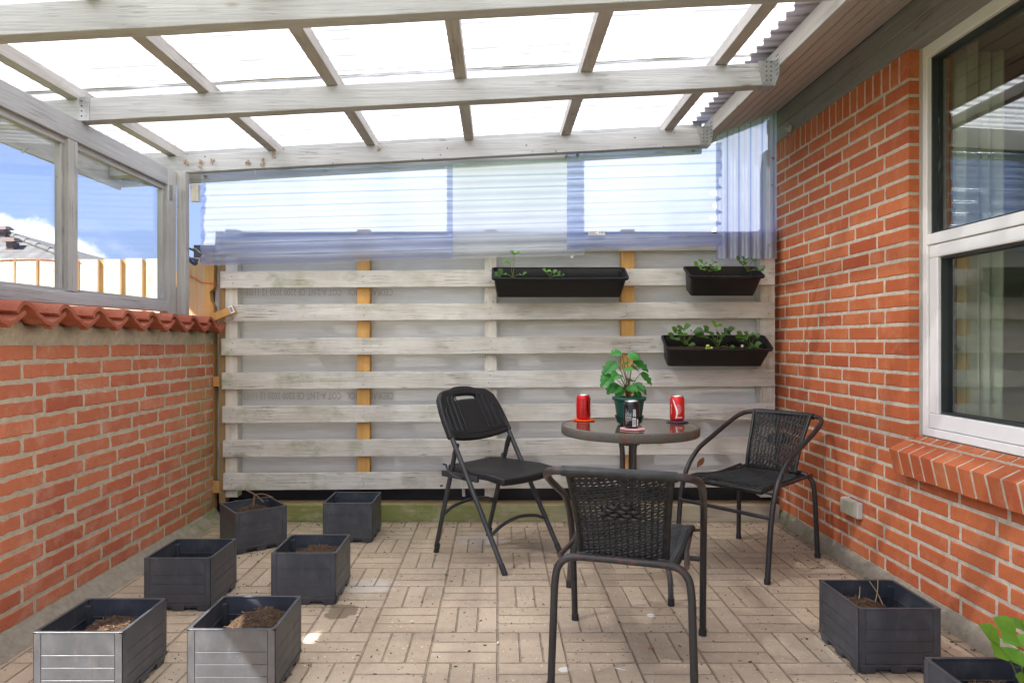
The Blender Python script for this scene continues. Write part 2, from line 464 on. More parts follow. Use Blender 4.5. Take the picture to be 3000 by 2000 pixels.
def sheet_mat(name, tint, mt, mtr, gloss, rib_shade_dirt=0., milk=(.8, .85, .95), rough=.12):
    m, k = mat(name); o = k.obj()
    lw = k.n.new('ShaderNodeLayerWeight'); lw.inputs[0].default_value = .5
    edge = k.map(lw.outputs['Facing'], .12, .75)
    if not rib_shade_dirt:
        tint = k.mix(edge, tint, tuple(x * y for x, y in zip(tint, (.38, .52, .85)))); milk = k.mix(edge, milk, tuple(x * y for x, y in zip(milk, (.42, .55, .85))))
    tr = k.node('ShaderNodeBsdfTransparent'); k.put(tr.inputs[0], tint)
    tl = k.node('ShaderNodeBsdfTranslucent'); k.put(tl.inputs[0], milk)
    df = k.node('ShaderNodeBsdfDiffuse'); k.put(df.inputs[0], milk)
    gl = k.node('ShaderNodeBsdfGlossy'); gl.inputs['Roughness'].default_value = rough; k.put(gl.inputs[0], (.85, .92, 1.))
    a = k.node('ShaderNodeMixShader'); k.put(a.inputs[0], mt); k.l.new(tr.outputs[0], a.inputs[1]); k.l.new(tl.outputs[0], a.inputs[2])
    b = k.node('ShaderNodeMixShader'); k.put(b.inputs[0], mtr); k.l.new(a.outputs[0], b.inputs[1]); k.l.new(df.outputs[0], b.inputs[2])
    c = k.node('ShaderNodeMixShader'); k.put(c.inputs[0], k.math('ADD', k.math('MULTIPLY', k.fres(.05), .7), gloss)); k.l.new(b.outputs[0], c.inputs[1]); k.l.new(gl.outputs[0], c.inputs[2])
    if rib_shade_dirt:
        s = k.xyz(o)
        dn = k.noise(k.mapping(o, (3, 30, 1)), 1., 7, .7)
        gr = k.math('SINE', k.math('MULTIPLY', s[1], 2 * math.pi / .076))
        dm = k.math('MULTIPLY', k.map(gr, .70, 1.0), k.map(dn, .34, .58))  # rib shading put into the colour of the grooves, broken up like algae
        lap = k.math('MULTIPLY', k.map(k.math('ABSOLUTE', k.math('SUBTRACT', s[1], 3.04)), .006, .026, 1, 0), k.map(dn, .36, .56, .2, .9))
        dm = k.math('MAXIMUM', k.math('MULTIPLY', dm, .88), lap)
        spk = k.map(k.noise(o, 90, 3, .7), .66, .72, 0, .5)
        dm = k.math('MAXIMUM', dm, spk)
        ddf = k.node('ShaderNodeBsdfTranslucent'); k.put(ddf.inputs[0], k.mix(lap, (.20, .20, .18), (.12, .09, .015)))
        e = k.node('ShaderNodeMixShader'); k.put(e.inputs[0], k.math('MULTIPLY', dm, rib_shade_dirt)); k.l.new(c.outputs[0], e.inputs[1]); k.l.new(ddf.outputs[0], e.inputs[2])
        c = e
    k.l.new(c.outputs[0], k.out.inputs[0]); return m
M_roof = sheet_mat('translucent_roof_sheet', (.9, .93, .95), .93, .14, .01, rib_shade_dirt=.97, milk=(.90, .91, .90), rough=.3)
M_clear = sheet_mat('clear_blue_sheet', (.63, .70, 1.), .50, .05, .04, milk=(.90, .94, 1.))
M_milky = sheet_mat('milky_sheet', (.86, .92, .93), .80, .15, .03, milk=(.90, .91, .90), rough=.25)
M_vert = sheet_mat('smoky_blue_sheet', (.62, .68, .86), .60, .14, .08, milk=(.72, .77, .95))

def glass_mat(name, tint, ior=1.5, boost=0.):
    m, k = mat(name)
    tr = k.node('ShaderNodeBsdfTransparent'); k.put(tr.inputs[0], tint)
    gl = k.node('ShaderNodeBsdfGlossy'); gl.inputs['Roughness'].default_value = 0.
    a = k.node('ShaderNodeMixShader'); k.put(a.inputs[0], k.fres(ior)); k.l.new(tr.outputs[0], a.inputs[1]); k.l.new(gl.outputs[0], a.inputs[2])
    k.l.new(a.outputs[0], k.out.inputs[0]); return m
M_glass = glass_mat('screen_glass', (.97, .985, .98), .04)
M_wglass = glass_mat('window_glass', (.90, .94, .89), .15)

def crate_mat():
    m, k = mat('anthracite_plastic'); o = k.obj()
    n = k.noise(o, 14, 6, .65); n2 = k.noise(k.mapping(o, (1, 1, 3)), 120, 3, .7)
    c = k.mix(k.map(n, .40, .75), (.036, .041, .050), (.060, .067, .079))
    vo = k.n.new('ShaderNodeTexVoronoi'); vo.inputs['Scale'].default_value = 34; k.l.new(k.mapping(o, (1, 1, .5)), vo.inputs['Vector'])
    sp = k.math('MULTIPLY', k.map(vo.outputs['Distance'], .05, .11, 1, 0), k.map(n, .50, .62))
    c = k.mix(k.math('MULTIPLY', sp, .55), c, (.32, .30, .27))
    c = k.mix(k.math('MULTIPLY', k.map(k.noise(k.mapping(o, (1, 1, .45)), 16, 7, .75), .50, .72), .38), c, (.15, .14, .13))
    setp(k, c, k.map(n, .3, .7, .34, .50), spec=.7, normal=k.bump(n2, .12, .0006)); return m
M_crate = crate_mat()
M_trough = plain('black_trough_plastic', (.014, .014, .015), .45, spec=.4, var=.3, scale=8, bumps=.1, bscale=90)
M_chairp = plain('black_moulded_plastic', (.014, .014, .015), .52, spec=.38, var=.2, scale=6, bumps=.25, bscale=420)
def tube_mat(name, base, rust, amt, metal=.5, rough=.4, zrust=None):
    m, k = mat(name); o = k.obj()
    n = k.noise(o, 26, 6, .7); n2 = k.noise(o, 110, 4, .7)
    f = k.math('MULTIPLY', k.map(k.math('ADD', k.math('MULTIPLY', n, .6), k.math('MULTIPLY', n2, .4)), .47, .60), amt)
    if zrust:
        s = k.xyz(o)[2]
        f = k.math('MULTIPLY', f, k.math('MAXIMUM', k.map(k.math('ABSOLUTE', k.math('SUBTRACT', s, zrust[0])), .0, zrust[1], 1, 0), k.map(k.math('ABSOLUTE', k.math('SUBTRACT', s, zrust[2])), .0, zrust[3], 1, .18)))
    c = k.mix(f, base, rust)
    c = k.mix(k.map(n2, .6, .75, 0, .5), c, tuple(x * .5 for x in base))
    setp(k, c, k.math('ADD', rough, k.math('MULTIPLY', f, .35)), 0., .5, normal=k.bump(k.math('ADD', n2, f), .35, .001)); return m
M_tube = tube_mat('black_painted_steel', (.018, .019, .020), (.115, .050, .032), .8, zrust=(.41, .05, .69, .05))
M_ftube = tube_mat('hammered_grey_steel', (.035, .036, .038), (.05, .05, .05), .4, rough=.35)
M_ttube = tube_mat('dark_table_steel', (.045, .047, .05), (.16, .09, .06), .45)
M_rim = tube_mat('rusted_table_rim', (.095, .105, .092), (.17, .070, .038), .95, rough=.5)
def wicker_mat():
    m, k = mat('black_wicker'); o = k.obj()
    n = k.noise(o, 40, 4, .6)
    c = k.mix(k.map(n, .4, .7), (.011, .011, .011), (.028, .027, .025))
    setp(k, c, .42, spec=.4); return m
M_wick = wicker_mat()
def soil_mat():
    m, k = mat('dry_compost'); o = k.obj()
    n = k.noise(o, 90, 6, .75); n2 = k.noise(k.mapping(o, (1, 3, 1)), 240, 3, .7)
    c = k.mix(k.map(n, .36, .66), (.045, .028, .018), (.17, .105, .065))
    c = k.mix(k.map(n2, .60, .68), c, (.36, .26, .17))
    setp(k, c, .95, spec=.1, normal=k.bump(k.math('ADD', n, n2), 1., .008)); return m
M_soil = soil_mat()
M_fib = plain('compost_fibre', (.20, .12, .07), .9, var=.6, scale=60)
def leaf_mat(name, a, b, t=.35):
    m, k = mat(name); o = k.obj(); g = k.n.new('ShaderNodeAttribute'); g.attribute_name = 'tint'
    n = k.noise(o, 60, 4, .6)
    c = k.mix(g.outputs['Fac'], a, b)
    c = k.mix(k.math('MULTIPLY', k.map(n, .4, .7), .3), c, tuple(x * .5 for x in a))
    setp(k, c, .42, spec=.45, normal=k.bump(n, .3, .001))
    tl = k.node('ShaderNodeBsdfTranslucent'); k.put(tl.inputs[0], k.mix(.5, c, tuple(min(1, x * 2.2) for x in b)))
    mx = k.node('ShaderNodeMixShader'); k.put(mx.inputs[0], t); k.l.new(k.p.outputs[0], mx.inputs[1]); k.l.new(tl.outputs[0], mx.inputs[2])
    k.l.new(mx.outputs[0], k.out.inputs[0]); return m
M_sleaf = leaf_mat('strawberry_leaf', (.045, .105, .03), (.16, .36, .035))
M_pleaf = leaf_mat('split_leaf', (.018, .12, .018), (.06, .30, .04), .2)
M_stem = plain('green_stem', (.20, .26, .06), .5)
M_bstem = plain('brown_stem', (.13, .10, .04), .6)
M_dry = plain('dry_leaf', (.42, .17, .06), .8, var=.5, scale=90)
M_twig = plain('dry_twig', (.20, .12, .07), .8, var=.4)
M_tile = brick_mat('terracotta_tile', (.34, .105, .06), (.25, .065, .04), (.46, .22, .15))
M_grass = plain('lawn', (.07, .12, .03), .9, var=.5, scale=3)

# ============================================================ SETTING: ground
g = MB(); g.box(-1.74, 1.74, -1.6, 4.16, -.06, 0.0)
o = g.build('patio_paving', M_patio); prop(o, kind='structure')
g = MB(); g.grid(lambda u, v: (-160 + 320 * u, -120 + 320 * v, -.02), 4, 4)
o = g.build('lawn_ground', M_grass); prop(o, kind='structure')

# ============================================================ brickwork
def brick(mb, a0, a1, b0, b1, cb, cf, fr, tint, jit=.0012, ch=.003, jag=0.):
    """box with a softened, slightly ragged face; a length, b up, c outwards (cb back, cf front)"""
    na, nb = max(2, int((a1 - a0) / .028)), 3
    per = []
    for i in range(na): per.append((a0 + (a1 - a0) * i / na, b0, 0, -1))
    for i in range(nb): per.append((a1, b0 + (b1 - b0) * i / nb, 1, 0))
    for i in range(na): per.append((a1 - (a1 - a0) * i / na, b1, 0, 1))
    for i in range(nb): per.append((a0, b1 - (b1 - b0) * i / nb, -1, 0))
    n = len(per); rings = [[], [], []]
    cf += random.uniform(-.001, .0012)
    for i, (a, b, da, db) in enumerate(per):
        ja, jb = random.uniform(-jit, jit), random.uniform(-jit, jit)
        if jag and random.random() < .2: jb += -db * jag * random.random(); ja += -da * jag * random.random()
        ca = (a0 + a1) / 2; cb_ = (b0 + b1) / 2
        corner = (i in (0, na, na + nb, 2 * na + nb))
        rings[0].append(fr(a + ja, b + jb, cb)); rings[1].append(fr(a + ja, b + jb, cf - ch))
        k2 = ch * (1.6 if corner else 1.)
        sa = 1 if a < ca else -1; sb = 1 if b < cb_ else -1
        if corner: ia, ib = a + ja + sa * k2, b + jb + sb * k2
        elif da: ia, ib = a + ja - da * ch, b + jb
        else: ia, ib = a + ja, b + jb - db * ch
        rings[2].append(fr(ia, ib, cf))
    vs = rings[0] + rings[1] + rings[2]
    fs = []
    for q in (0, 1):
        for i in range(n):
            j = (i + 1) % n
            fs.append((q * n + i, q * n + j, (q + 1) * n + j, (q + 1) * n + i))
    fs.append(tuple(2 * n + i for i in range(n)))
    mb.add(vs, fs, tint)
def rt():
    r = random.random()
    return random.uniform(.0, .45) if r < .9 else random.uniform(.55, .85)

CP = .0676          # course pitch
# ---- right: the house
house = thing('brick_house', 'orange brick house wall with deep boarded eave and big white window, right side', 'house', (1.75, 2.8, 0))
XR = 1.70
frR = lambda a, b, c: (XR - c, a, b)
mb = MB()
# tufts of moss and weeds in the paving joints
JY = .235 / .24 * .24
for n in range(0, 31):
    z0 = .06 + n * CP + .0073; z1 = .06 + (n + 1) * CP - .0073
    q = n % 4
    js = {0: [2.774, 2.944, 3.068, 3.312, 3.556, 3.797, 4.04, 4.28], 2: [2.774, 2.95, 3.189, 3.427, 3.669, 3.911, 4.15]}.get(q, [2.774, 3.006, 3.247, 3.487, 3.726, 3.968, 4.2])
    if z1 < .665:
        first = js[1]; js = js[1:]
        if q == 0: pass
        y = first
        while y > 1.2: y -= .24; js.insert(0, y)
    for y0, y1 in zip(js, js[1:]):
        # a return brick reaches back to the window frame
        a0 = y0 + (.0 if abs(y0 - 2.774) < 1e-6 and z1 > .665 else .007)
        brick(mb, a0, y1 - .007, z0, z1, -.052 if abs(y0 - 2.774) < 1e-6 else -.02, .0, frR, rt())
zt = .06 + 31 * CP
y = 2.774
while y < 4.2:
    brick(mb, y + (0 if y < 2.78 else .0055), y + .060, zt + .006, 2.275, -.052 if y < 2.78 else -.02, .0, frR, rt()); y += .0665
mb.build('brickwork', M_brR, house)
mb = MB()
mb.box(XR + .0030, XR + .20, 2.778, 4.35, .055, 2.28)
mb.box(XR + .0030, XR + .20, -1.5, 2.776, .055, .665)
mb.box(XR + .0030, XR + .20, -1.5, .5, .667, 2.28)
mb.build('mortar_wall', M_moR, house)
mb = MB()
def plg(u, v):
    y = -1.5 + 5.6 * u
    pr = [(XR + .01, .064), (XR - .004, .060), (XR - .014, .050), (XR - .022, .022), (XR - .034, 0.001), (XR - .034, -.03)]
    x, z = pr[round(v * 5)]
    return (x + .004 * mnoise.noise(Vector((y * 6, z * 30, 1))), y, z + .005 * mnoise.noise(Vector((y * 4, 2, 1))) * (1 if z > .01 else 0))
mb.grid(plg, 160, 5); mb.build('plinth', M_cement, house)
# rowlock sill
mb = MB(); mo = MB(); y = 2.800
while y > 1.0:
    y1 = y; y0 = y - .057
    j = lambda: random.uniform(-.0015, .0015)
    pf = [(1.655, .523), (1.633, .624), (1.752, .683), (1.77, .60)]
    q = []
    for yy in (y0, y1):
        for (x, z) in pf: q.append((x + j(), yy + j() * .6, z + j()))
    f = [(0, 1, 2, 3), (7, 6, 5, 4), (0, 4, 5, 1), (1, 5, 6, 2), (2, 6, 7, 3), (3, 7, 4, 0)]
    mb.add(q, f, rt() * .8)
    y -= .0698
o = mb.build('window_sill', M_brR, house, bevel=.003)
mo.add([(1.658, 1.0, .526), (1.6365, 1.0, .6225), (1.76, 1.0, .682), (1.765, 1.0, .60), (1.658, 2.7995, .526), (1.6365, 2.7995, .6225), (1.76, 2.7995, .682), (1.765, 2.7995, .60)],
       [(0, 1, 2, 3), (7, 6, 5, 4), (0, 4, 5, 1), (1, 5, 6, 2), (2, 6, 7, 3), (3, 7, 4, 0)])
mo.build('sill_joint', M_moR, o)
# window
YW0, YW1 = .75, 2.762
win = MB()
def ring(mb, x0, x1, y0, y1, z0, z1, wy, wz0, wz1):
    mb.box(x0, x1, y0, y1, z0, z0 + wz0); mb.box(x0, x1, y0, y1, z1 - wz1, z1)
    mb.box(x0 + .0002, x1, y0, y0 + wy, z0 + wz0, z1 - wz1); mb.box(x0 + .0002, x1, y1 - wy, y1, z0 + wz0, z1 - wz1)
ring(win, 1.750, 1.84, YW0, YW1, .686, 2.276, .030, .032, .050)
win.box(1.7503, 1.84, YW0 + .03, YW1 - .03, 1.462, 1.505)
wf = win.build('window', M_white, house, bevel=.003)
sa = MB(); ring(sa, 1.757, 1.83, YW0 + .032, YW1 - .034, .720, 1.460, .052, .060, .052)
sa.build('sash', M_white, wf, bevel=.005, bseg=3)
sa = MB(); ring(sa, 1.770, 1.83, YW0 + .084, YW1 - .086, .782, 1.406, .006, .007, .007); ring(sa, 1.768, 1.83, YW0 + .031, YW1 - .031, 1.506, 2.225, .007, .008, .008)
sa.build('gasket', M_gasket, wf)
gp = MB(); gp.box(1.792, 1.796, YW0 + .09, YW1 - .09, .785, 1.403); gp.build('pane', M_wglass, wf)
gp = MB(); gp.box(1.790, 1.794, YW0 + .04, YW1 - .04, 1.512, 2.22); gp.build('pane', M_wglass, wf)
sl = MB(); sl.box(1.745, 1.751, 2.762, 2.776, .68, 2.276); sl.build('sealant', plain('grey_sealant', (.42, .41, .38), .8), wf)
# eave
sf = MB(); ns = 6
for i in range(ns):
    t0, t1 = i / ns, (i + 1) / ns
    x0, z0 = 1.242 + .428 * t0, 2.272 + .168 * t0; x1, z1 = 1.242 + .428 * t1 - .007, 2.272 + .168 * t1 - .0027
    sf.hexa([(x0, -1.5, z0), (x1, -1.5, z1), (x1, 4.2, z1), (x0, 4.2, z0), (x0, -1.5, z0 + .016), (x1, -1.5, z1 + .016), (x1, 4.2, z1 + .016), (x0, 4.2, z0 + .016)])
sf.build('soffit', M_soff, house)
sf = MB(); sf.hexa([(1.24, -1.5, 2.296), (1.72, -1.5, 2.476), (1.72, 4.2, 2.476), (1.24, 4.2, 2.296), (1.24, -1.5, 2.36), (1.72, -1.5, 2.54), (1.72, 4.2, 2.54), (1.24, 4.2, 2.36)])
sf.build('eave_board', M_soffd, house)
fa = MB(); fa.box(1.222, 1.241, -1.5, 4.2, 2.266, 2.352); fa.build('fascia', M_fasc, house, bevel=.002)
wp = MB(); wp.box(1.692, 1.80, -1.5, 4.2, 2.276, 2.362); wp.box(1.684, 1.80, -1.5, 2.93, 2.364, 2.455); wp.box(1.686, 1.80, 2.934, 4.2, 2.364, 2.452)
wp.build('wall_plate', M_plate, house, bevel=.003)
rf = MB(); rf.hexa([(1.29, -1.6, 2.436), (6.0, -1.6, 4.20), (6.0, 4.05, 4.20), (1.29, 4.05, 2.436), (1.29, -1.6, 2.47), (6.0, -1.6, 4.24), (6.0, 4.05, 4.24), (1.29, 4.05, 2.47)])
rf.build('roof', plain('dark_roofing', (.09, .085, .08), .8, var=.4), house)
dk = MB(); dk.box(1.10, 1.288, -1.5, 4.0, 2.436, 2.452); dk.build('eave_deck', wood('brown_deck', (.68, .50, .36), (.48, .33, .22), 1), house)
# room
rm = MB()
rm.box(4.6, 4.7, -1.5, 4.2, 0, 2.5); rm.box(1.91, 4.7, 4.0, 4.1, 0, 2.5); rm.box(1.91, 4.7, -1.6, -1.5, 0, 2.5)
rm.box(1.91, 4.7, -1.5, 4.0, 2.45, 2.5); rm.box(1.91, 4.7, -1.5, 4.0, 0, .05)
rm.box(1.905, 1.95, 2.72, 4.0, .05, 2.45)
rm.build('room_shell', M_plasterin, house)
rm = MB(); rm.box(1.85, 2.10, YW0, YW1 + .02, .64, .672); rm.build('inner_sill', plain('pale_inner_sill', (.5, .5, .46), .4), house)
rm = MB(); rm.box(2.5, 2.62, -1.5, 3.99, 2.20, 2.449); rm.box(4.3, 4.59, 1.5, 3.0, .05, 2.1); rm.build('ceiling_beam', M_darkwood, house)

def curtain():
    c = MB()
    def f(u, v):
        z = .70 + 1.55 * v
        return (1.865 + .20 * u, 2.735 + .012 * math.sin(u * 4 * 2 * math.pi) + .005 * math.sin(v * 3 + u * 9), z)
    c.grid(f, 60, 6)
    return c
o = single(curtain(), 'curtain', M_curtain, 'pale green curtain hanging inside the big white window', 'curtain', mods=[('SOLIDIFY', dict(thickness=.003))])

# pot inside on the window sill
def vpot(name, label, x, y, z, s=1., mats=None):
    t = thing(name, label, 'plant pot', (x, y, z))
    c = MB(); c.lathe([(.050 * s, z), (.055 * s, z + .02 * s), (.072 * s, z + .13 * s), (.079 * s, z + .131 * s), (.080 * s, z + .145 * s), (.074 * s, z + .146 * s), (.066 * s, z + .12 * s)], (x, y), cap0=True)
    c.build('pot', mats, t)
    return t
M_potg = plain('green_pot_plastic', (.008, .085, .062), .4, var=.15)
tt = vpot('windowsill_pot', 'dark green pot with white blossom standing inside the lower window pane', 2.0, 2.36, .675, .95, M_potg)
fl = MB()
for i in range(26):
    a = random.uniform(0, 6.28); r = random.uniform(0, .05); c = Vector((2.0 + r * math.cos(a), 2.36 + r * math.sin(a), .83 + random.uniform(0, .03)))
    fl.tube([c, c + Vector((.008, .002, .006))], [.012, .009], 6)
fl.build('blossom', plain('white_petals', (.8, .8, .76), .6), tt)
gr = MB()
for i in range(14):
    a = random.uniform(0, 6.28); c = Vector((2.0 + .06 * math.cos(a), 2.36 + .06 * math.sin(a), .80)); gr.tube([c, c + Vector((.03 * math.cos(a), .03 * math.sin(a), .03))], [.006, .001], 5, flat=.4)
gr.build('foliage', M_sleaf, tt)

# ---- left: garden wall with tile coping
wall = thing('garden_wall', 'low red brick garden wall under terracotta tiles on the left', 'wall', (-1.82, 2.9, 0))
XL = -1.71; YE0, YE1 = 1.757, 4.03
frL = lambda a, b, c: (XL + c, a, b)
mb = MB()
for n in range(15):
    z0 = .058 + n * .0669 + .0075; z1 = .058 + (n + 1) * .0669 - .0075
    off = {0: 2.477, 1: 2.412, 2: 2.477, 3: 2.531}[(14 - n) % 4]
    js = [off + .2415 * i for i in range(-4, 8)]
    js = [YE0] + [q for q in js if YE0 + .05 < q < YE1 - .05] + [YE1 + .006]
    for y0, y1 in zip(js, js[1:]):
        brick(mb, y0 + .0075, y1 - .0075, z0 + random.uniform(-.001, .001), z1 + random.uniform(-.001, .001), -.02, .0, frL, rt(), jit=.0024, jag=.004)
mb.build('brickwork', M_brL, wall)
mb = MB(); mb.box(XL - .23, XL - .0022, YE0 + .004, YE1, .05, 1.062); mb.build('mortar_wall', M_moL, wall)
mb = MB()
def plf(u, v):
    y = YE0 + (4.05 - YE0) * u
    pr = [(XL - .01, .066), (XL + .004, .060), (XL + .016, .048), (XL + .032, .026), (XL + .058, .008), (XL + .072, -.002), (XL + .074, -.03)]
    x, z = pr[round(v * 6)]
    return (x + .006 * mnoise.noise(Vector((y * 5, z * 20, 3))), y, z + .004 * mnoise.noise(Vector((y * 5, 7, 1))))
mb.grid(plf, 120, 6); mb.build('plinth', M_cement, wall)
def tprof(s):      # pantile section, s in metres from the roll edge
    pts = [(-.006, .038), (.0, .052), (.018, .069), (.036, .071), (.058, .059), (.10, .027), (.14, .005), (.165, .0), (.19, .006), (.215, .021), (.236, .036), (.245, .040)]
    for (a, x), (b, y) in zip(pts, pts[1:]):
        if s <= b:
            t = (s - a) / (b - a); t = t * t * (3 - 2 * t) if (b - a) > .03 else t
            return x + (y - x) * t
    return pts[-1][1]
TP = .2135
t0 = 3.95 - .165 - TP * 10
tilem = MB()
XA, XB, SL = -1.632, -1.99, .05
nS = 34
top = []; 
def tile_pts(y0, dz):
    out = []
    for side in (0, 1):
        for X in (XA, XB):
            row = []
            for i in range(nS + 1):
                s = -.006 + .251 * i / nS
                ds = .004
                n = Vector((-(tprof(min(s + ds, .245)) - tprof(max(s - ds, -.006))) / (2 * ds), 1)).normalized()
                th = .0145
                z = 1.126 + tprof(s) + dz + SL * (XA - X)
                yy = y0 + s
                if side: yy += n.x * th; z += n.y * th
                row.append((X, yy, z))
            out.append(row)
    return out
for kk in range(11):
    y0 = t0 + TP * kk
    a, b, c, d_ = tile_pts(y0, random.uniform(-.002, .002))
    # a bottom-front, b bottom-back, c top-front, d top-back
    m = MB(); n = nS + 1; vs = a + b + c + d_; fs = []
    for i in range(nS):
        fs += [(i, i + 1, n + i + 1, n + i), (2 * n + i, 3 * n + i, 3 * n + i + 1, 2 * n + i + 1), (i, 2 * n + i, 2 * n + i + 1, i + 1), (n + i, n + i + 1, 3 * n + i + 1, 3 * n + i)]
    fs += [(0, n, 3 * n, 2 * n), (nS, 2 * n + nS, 3 * n + nS, n + nS)]
    # drip nib under the trough
    m.add(vs, fs, rt(), 0, True)
    ynib = y0 + .165
    m.add([(XA - .001, ynib - .012, 1.127), (XA - .001, ynib + .012, 1.127), (XA - .001, ynib + .004, 1.115), (XA - .001, ynib - .004, 1.115),
           (XA - .03, ynib - .012, 1.127), (XA - .03, ynib + .012, 1.127), (XA - .03, ynib + .004, 1.117), (XA - .03, ynib - .004, 1.117)],
          [(0, 3, 2, 1), (4, 5, 6, 7), (0, 4, 7, 3), (1, 2, 6, 5), (3, 7, 6, 2)], .3)
    o = m.build('roof_tile', M_tile, wall)
    o.data.set_sharp_from_angle(angle=R(35))
mb = MB()
def mtop(y):
    s = (y - t0) % TP
    if s < .028: s += TP
    return 1.126 + min(tprof(s if s < .245 else .245), .034) - .002
nY = 220
vs = []
for i in range(nY + 1):
    y = YE0 + (YE1 - YE0) * i / nY
    wob = .006 * mnoise.noise(Vector((y * 7, 0, 0)))
    zt_ = mtop(y)
    vs += [(XL - .001 + wob * .3, y, 1.056), (XL + .006 + wob, y, 1.085), (XL + .008 + wob, y, zt_ - .022), (XL - .004 + wob, y, zt_), (XL - .23, y, zt_ + .02), (XL - .23, y, 1.056)]
fs = [(i * 6 + j, i * 6 + j + 1, i * 6 + 7 + j, i * 6 + 6 + j) for i in range(nY) for j in range(5)]
fs += [(0, 5, 4, 3, 2, 1), tuple(nY * 6 + q for q in range(6))]
mb.add(vs, fs, 0, 0, True); mb.build('mortar_bed', M_moL, wall)

# ============================================================ back fence
fence = thing('slatted_fence', 'weathered whitewashed horizontal slat fence across the back of the patio', 'fence', (0, 4.05, 0))
TILT = -.0058
M_rust = plain('rusty_nail', (.16, .07, .03), .8)
def slat(z0, z1, x0, x1, y0=4.0, y1=4.022, mt=M_slat, nm='slat'):
    s = MB()
    N = 40
    vs = []
    wv = random.uniform(0, 50)
    for i in range(N + 1):
        x = x0 + (x1 - x0) * i / N
        dz = -TILT * x * 1.0
        e1 = .0016 * mnoise.noise(Vector((x * 9, wv, 0))); e2 = .0016 * mnoise.noise(Vector((x * 9, wv, 5)))
        dy = .003 * mnoise.noise(Vector((x * 1.2, wv, 9)))
        vs += [(x, y0 + dy, z0 + dz + e1), (x, y0 + dy, z1 + dz + e2), (x, y1 + dy, z1 + dz + e2), (x, y1 + dy, z0 + dz + e1)]
    fs = [(i * 4 + j, i * 4 + 4 + j, i * 4 + 4 + (j + 1) % 4, i * 4 + (j + 1) % 4) for i in range(N) for j in range(4)]
    fs += [(0, 1, 2, 3), (N * 4 + 3, N * 4 + 2, N * 4 + 1, N * 4)]
    s.add(vs, fs)
    if x1 - x0 > 2:
        for px in (678, 1064, 1437, 1840, 2249):
            for fz in (.3, .72):
                X = (px - 1458) * 4.0 / 1963 + random.uniform(-.012, .012); Z = z0 + (z1 - z0) * (fz + random.uniform(-.08, .08)) - TILT * X
                s.tube([(X, y0 + .004, Z), (X, y0 - .004, Z)], .0030, 7, mi=1)
    return s.build(nm, [mt, M_rust], fence, bevel=.0015, bseg=1)
def zs(py): return H + (1000 - py) * 4.0 / 1963
for i, (a, b) in enumerate([(688, 737), (790, 839), (888, 936.5), (987, 1036), (1086.5, 1135.5), (1185, 1234), (1285, 1334), (1382, 1430.5)]):
    xl = -1.66 + .003 * i
    sl_ = slat(zs(b), zs(a), xl + (.0 if i != 2 else .075), 1.655)
    if i == 2: slat(zs(b) - .0005, zs(b) + .010, xl + .02, xl + .073, 4.003, 4.02)
pst = [(661, 696, M_postw, 4.024, 4.10), (1420, 1455, M_postw, 4.024, 4.07), (2227, 2270, M_postw, 4.024, 4.10)]
for a, b, mm, y0, y1 in pst:
    c = MB(); c.box((a - 1458) * 4.03 / 1963, (b - 1458) * 4.03 / 1963, y0 + .002, y1, .135, 1.744); c.build('post', mm, fence, bevel=.002)
for a, b in ((1046, 1083), (1821, 1859)):
    c = MB(); c.box((a - 1458) * 4.03 / 1963, (b - 1458) * 4.03 / 1963, 4.028, 4.085, .19, 1.744); c.build('batten', M_batt, fence, bevel=.002)
c = MB(); c.box(-1.675, -1.638, 4.03, 4.09, .10, 1.66); c.build('batten', wood('brown_batten', (.36, .24, .11), (.22, .14, .06), 2), fence)
for a, b in ((.16, .232), (.80, .86)):
    c = MB(); c.box(-1.716, -1.672, 4.034, 4.04, a, b); c.build('spacer_block', M_batt, fence)
# siding boards behind
c = MB(); z = .19; k_ = 0
while z < 1.74:
    z1 = min(z + .205, 1.745)
    c.hexa([(-1.735, 4.108, z), (1.69, 4.108, z), (1.69, 4.13, z), (-1.735, 4.13, z), (-1.735, 4.122, z1), (1.69, 4.122, z1), (1.69, 4.13, z1), (-1.735, 4.13, z1)])
    z += .205
c.build('siding_board', M_side, fence)
c = MB(); c.box(-1.74, 1.70, 4.112, 4.125, .0, .19); c.build('plinth_board', M_dark, fence)
c = MB(); c.box(-1.86, -1.736, 4.10, 4.125, .0, 1.66); c.build('corner_panel', plain('slate_panel', (.07, .075, .085), .6), fence)
c = MB(); c.box(-1.61, 1.675, 3.982, 4.005, .0, .100); c.build('kick_board', M_kick, fence, bevel=.003)
c = MB(); c.box(-1.61, 1.675, 4.0055, 4.11, .07, .098); c.build('ledge', M_ledge, fence, bevel=.003)
for a, b in ((-1.63, -.27), (.40, 1.66)):
    c = MB(); c.box(a, b, 4.098, 4.107, 1.665, 1.738); c.build('top_batten', wood('dark_mossy_batten', (.10, .115, .10), (.04, .045, .04), 0, moss=.5), fence)
# stamped print on the siding, upside down
tm = text_mesh('CEDRAL   CLICK   COT A-2.NT CE 2200 2020 12 11/03', 1.)
xs = [v.co.x for v in tm.vertices]; wd = max(xs) - min(xs)
for (pa, pb, py) in ((721, 1150, 855), (714, 1152, 1158)):
    x0 = (pa - 1458) * 4.105 / 1963; x1 = (pb - 1458) * 4.105 / 1963; s_ = (x1 - x0) / wd; zc = H + (1000 - py) * 4.105 / 1963
    pr = MB(); pr.bent(tm, lambda co: ((x0 + x1) / 2 - co.x * s_, 4.1065, zc - co.y * s_ * 1.5))
    pr.build('stamped_print', M_print, fence)

